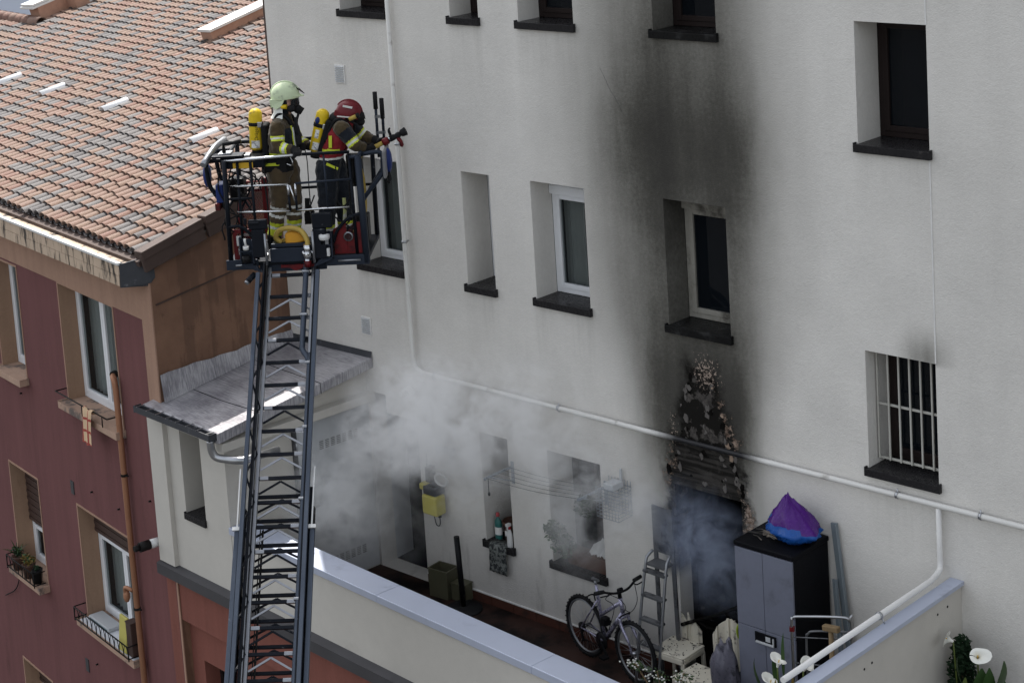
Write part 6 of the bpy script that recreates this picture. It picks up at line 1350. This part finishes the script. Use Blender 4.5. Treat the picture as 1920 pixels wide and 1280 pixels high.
vs = [(-.14 + .28 * j / n, y + .010 * math.sin(j * 1.5 + i * .3), z + .01 * math.sin(j * .9)) for i, (y, z) in enumerate(pr) for j in range(n + 1)]
s.add(vs, [(i * (n + 1) + j, i * (n + 1) + j + 1, (i + 1) * (n + 1) + j + 1, (i + 1) * (n + 1) + j) for i in range(len(pr) - 1) for j in range(n)], True)
o = s.build('towel', towel_mat()); o.location = RH(-1.78, -.165, 1.90); o.rotation_euler = (0, 0, rz_); tag(o, 'checked cream and red cloth hung over the iron rail of the upper window', 'towel')
q = thing('tray', 'pale tray lying on the white tiled sill behind the iron railing', 'tray', RH(-2.45, .06, -1.258), rz_); s = MB(); s.box(-.30, .30, -.10, .10, 0, .05); s.build('base', M['door_grey'], q, bevel=.01); s = MB(); s.box(-.26, .26, -.11, -.102, .0, .03); s.build('edge', mat('dark_teal_plastic', (.02, .07, .09), .4), q)
q = thing('sponge_board', 'pale yellow board propped on the right end of the tiled sill', 'board', RH(-1.52, -.10, -1.26), rz_); s = MB(); s.obox((0, 0, .24), (.22, .035, .46), Matrix.Rotation(-.12, 3, 'X')); s.build('board', M['yellow_box'], q, bevel=.01)
q = thing('storage_box', 'dark brown box on the tiled sill next to the yellow board', 'box', RH(-1.33, -.06, -1.26), rz_); s = MB(); s.box(-.075, .075, -.06, .06, 0, .44); s.build('body', M['shutter'], q, bevel=.008); s = MB(); s.box(-.078, .078, -.063, .063, .443, .46); s.build('lid', M['shutter'], q)
for i, (x, lab) in enumerate(((-5.0, 'spiky potted plant at the left end of the railed sill'), (-4.62, 'withered potted plant in the middle of the railed sill'), (-4.34, 'square dark pot at the right end of the railed sill'))):
    t = leafy('flower_pot', lab, 'flower pot', RH(x, -.08, -1.265), [((0, 0, .26), (.12, .08, .08))] if i < 2 else [((0, 0, .22), (.05, .05, .03))], [M['leaf_dry'] if i == 1 else M['conifer'], M['leaf']], (70, 140, 25)[i], .035)
    s = MB(); s.lathe([(.001, 0), (.075, 0), (.095, .17), (.10, .19), (.085, .19), (.001, .15)], (0, 0, 0), None, 16 if i < 2 else 4); s.build('pot', M['soil_pot'] if i < 2 else M['black_plastic'], t)
    if i == 0:
        s = MB()
        for a in range(14): d = V((math.cos(a * 1.9), math.sin(a * 1.9), 0)); blade(s, (0, 0, .18), tuple(d * R.uniform(.12, .26) + V((0, 0, R.uniform(.28, .45)))), .008, (0, 0, .04))
        s.build('spike_leaves', M['leaf'], t)

# ---------------------------------------------------------------- smoke: even-coloured scattering volume whose density drifts in puffs
def smoke_mat(name, blobs, dens, color, absorb, nscale=1.9):
    m = bpy.data.materials.new(name); m.use_nodes = True; t = m.node_tree; t.nodes.clear(); out = t.nodes.new('ShaderNodeOutputMaterial'); pv = t.nodes.new('ShaderNodeVolumePrincipled')
    p = tex_pos(t); sx = t.nodes.new('ShaderNodeSeparateXYZ'); t.links.new(p, sx.inputs[0]); X, Y, Z = (E(t, sx.outputs[i]) for i in range(3))
    a = noise_n(t, p, nscale, 6, .60, 1.4); bns = noise_n(t, tex_pos(t, 1, 1, 1.3), nscale * 2.8, 5, .6, 1.0)
    tot = None
    for (cx, cy, cz), (rx, ry, rz), am in blobs:
        dx, dy, dz = (X - cx) / rx, (Y - cy) / ry, (Z - cz) / rz; d = (dx * dx + dy * dy + dz * dz)
        g_ = (d * -1.0).exp() * am; tot = g_ if tot is None else tot + g_
    w_ = ((a - .5) * 4.6 + (bns - .5) * 2.6 + .42).max(0.)
    den = (tot - .06).max(0.) * w_ * dens
    t.links.new(den.o, pv.inputs['Density']); pv.inputs['Color'].default_value = (*color, 1); pv.inputs['Absorption Color'].default_value = (*absorb, 1); pv.inputs['Anisotropy'].default_value = -.1
    t.links.new(pv.outputs[0], out.inputs['Volume']); return m
def smoke(label, box, *a, **k):
    s = MB(); s.box(*box); o = s.build('smoke', smoke_mat('drifting_smoke', *a, **k)); tag(o, label, 'smoke', kind='stuff'); return o
smoke('pale smoke drifting from the doorway across the terrace to the service door', (.75, 6.0, -1.95, -.03, .25, 3.9),
      [((2.85, -.55, 2.22), (.78, .42, .42), 1.6), ((3.8, -.45, 2.45), (.8, .35, .38), .55), ((1.62, -.9, 1.22), (.42, .45, .48), 1.6), ((2.25, -.6, 1.85), (.45, .4, .35), .65), ((4.9, -.35, 2.05), (.7, .3, .4), .35), ((4.75, -.3, 1.35), (.4, .25, .42), .55), ((3.35, -.4, 1.65), (.4, .3, .4), .55), ((2.3, -.5, .9), (.6, .5, .4), .22), ((4.6, -.6, 2.95), (.6, .3, .35), .30), ((3.0, -.55, 2.75), (.7, .3, .35), .55), ((1.55, -.9, .95), (.35, .4, .35), .6), ((4.3, -.4, 2.6), (1.3, .35, .8), .16), ((5.5, -.3, 1.85), (.6, .25, .4), .5)],
      4.0, (.985, .990, .998), (.97, .97, .97))
smoke('dark bluish smoke hanging in the mouth of the burnt doorway', (5.85, 7.1, -.55, .33, .7, 2.45),
      [((6.5, -.10, 1.62), (.38, .22, .42), 1.4), ((6.2, -.25, 1.9), (.25, .15, .3), .55), ((6.55, .1, 1.15), (.35, .2, .3), .8)], 2.5, (.46, .53, .70), (.3, .33, .4))
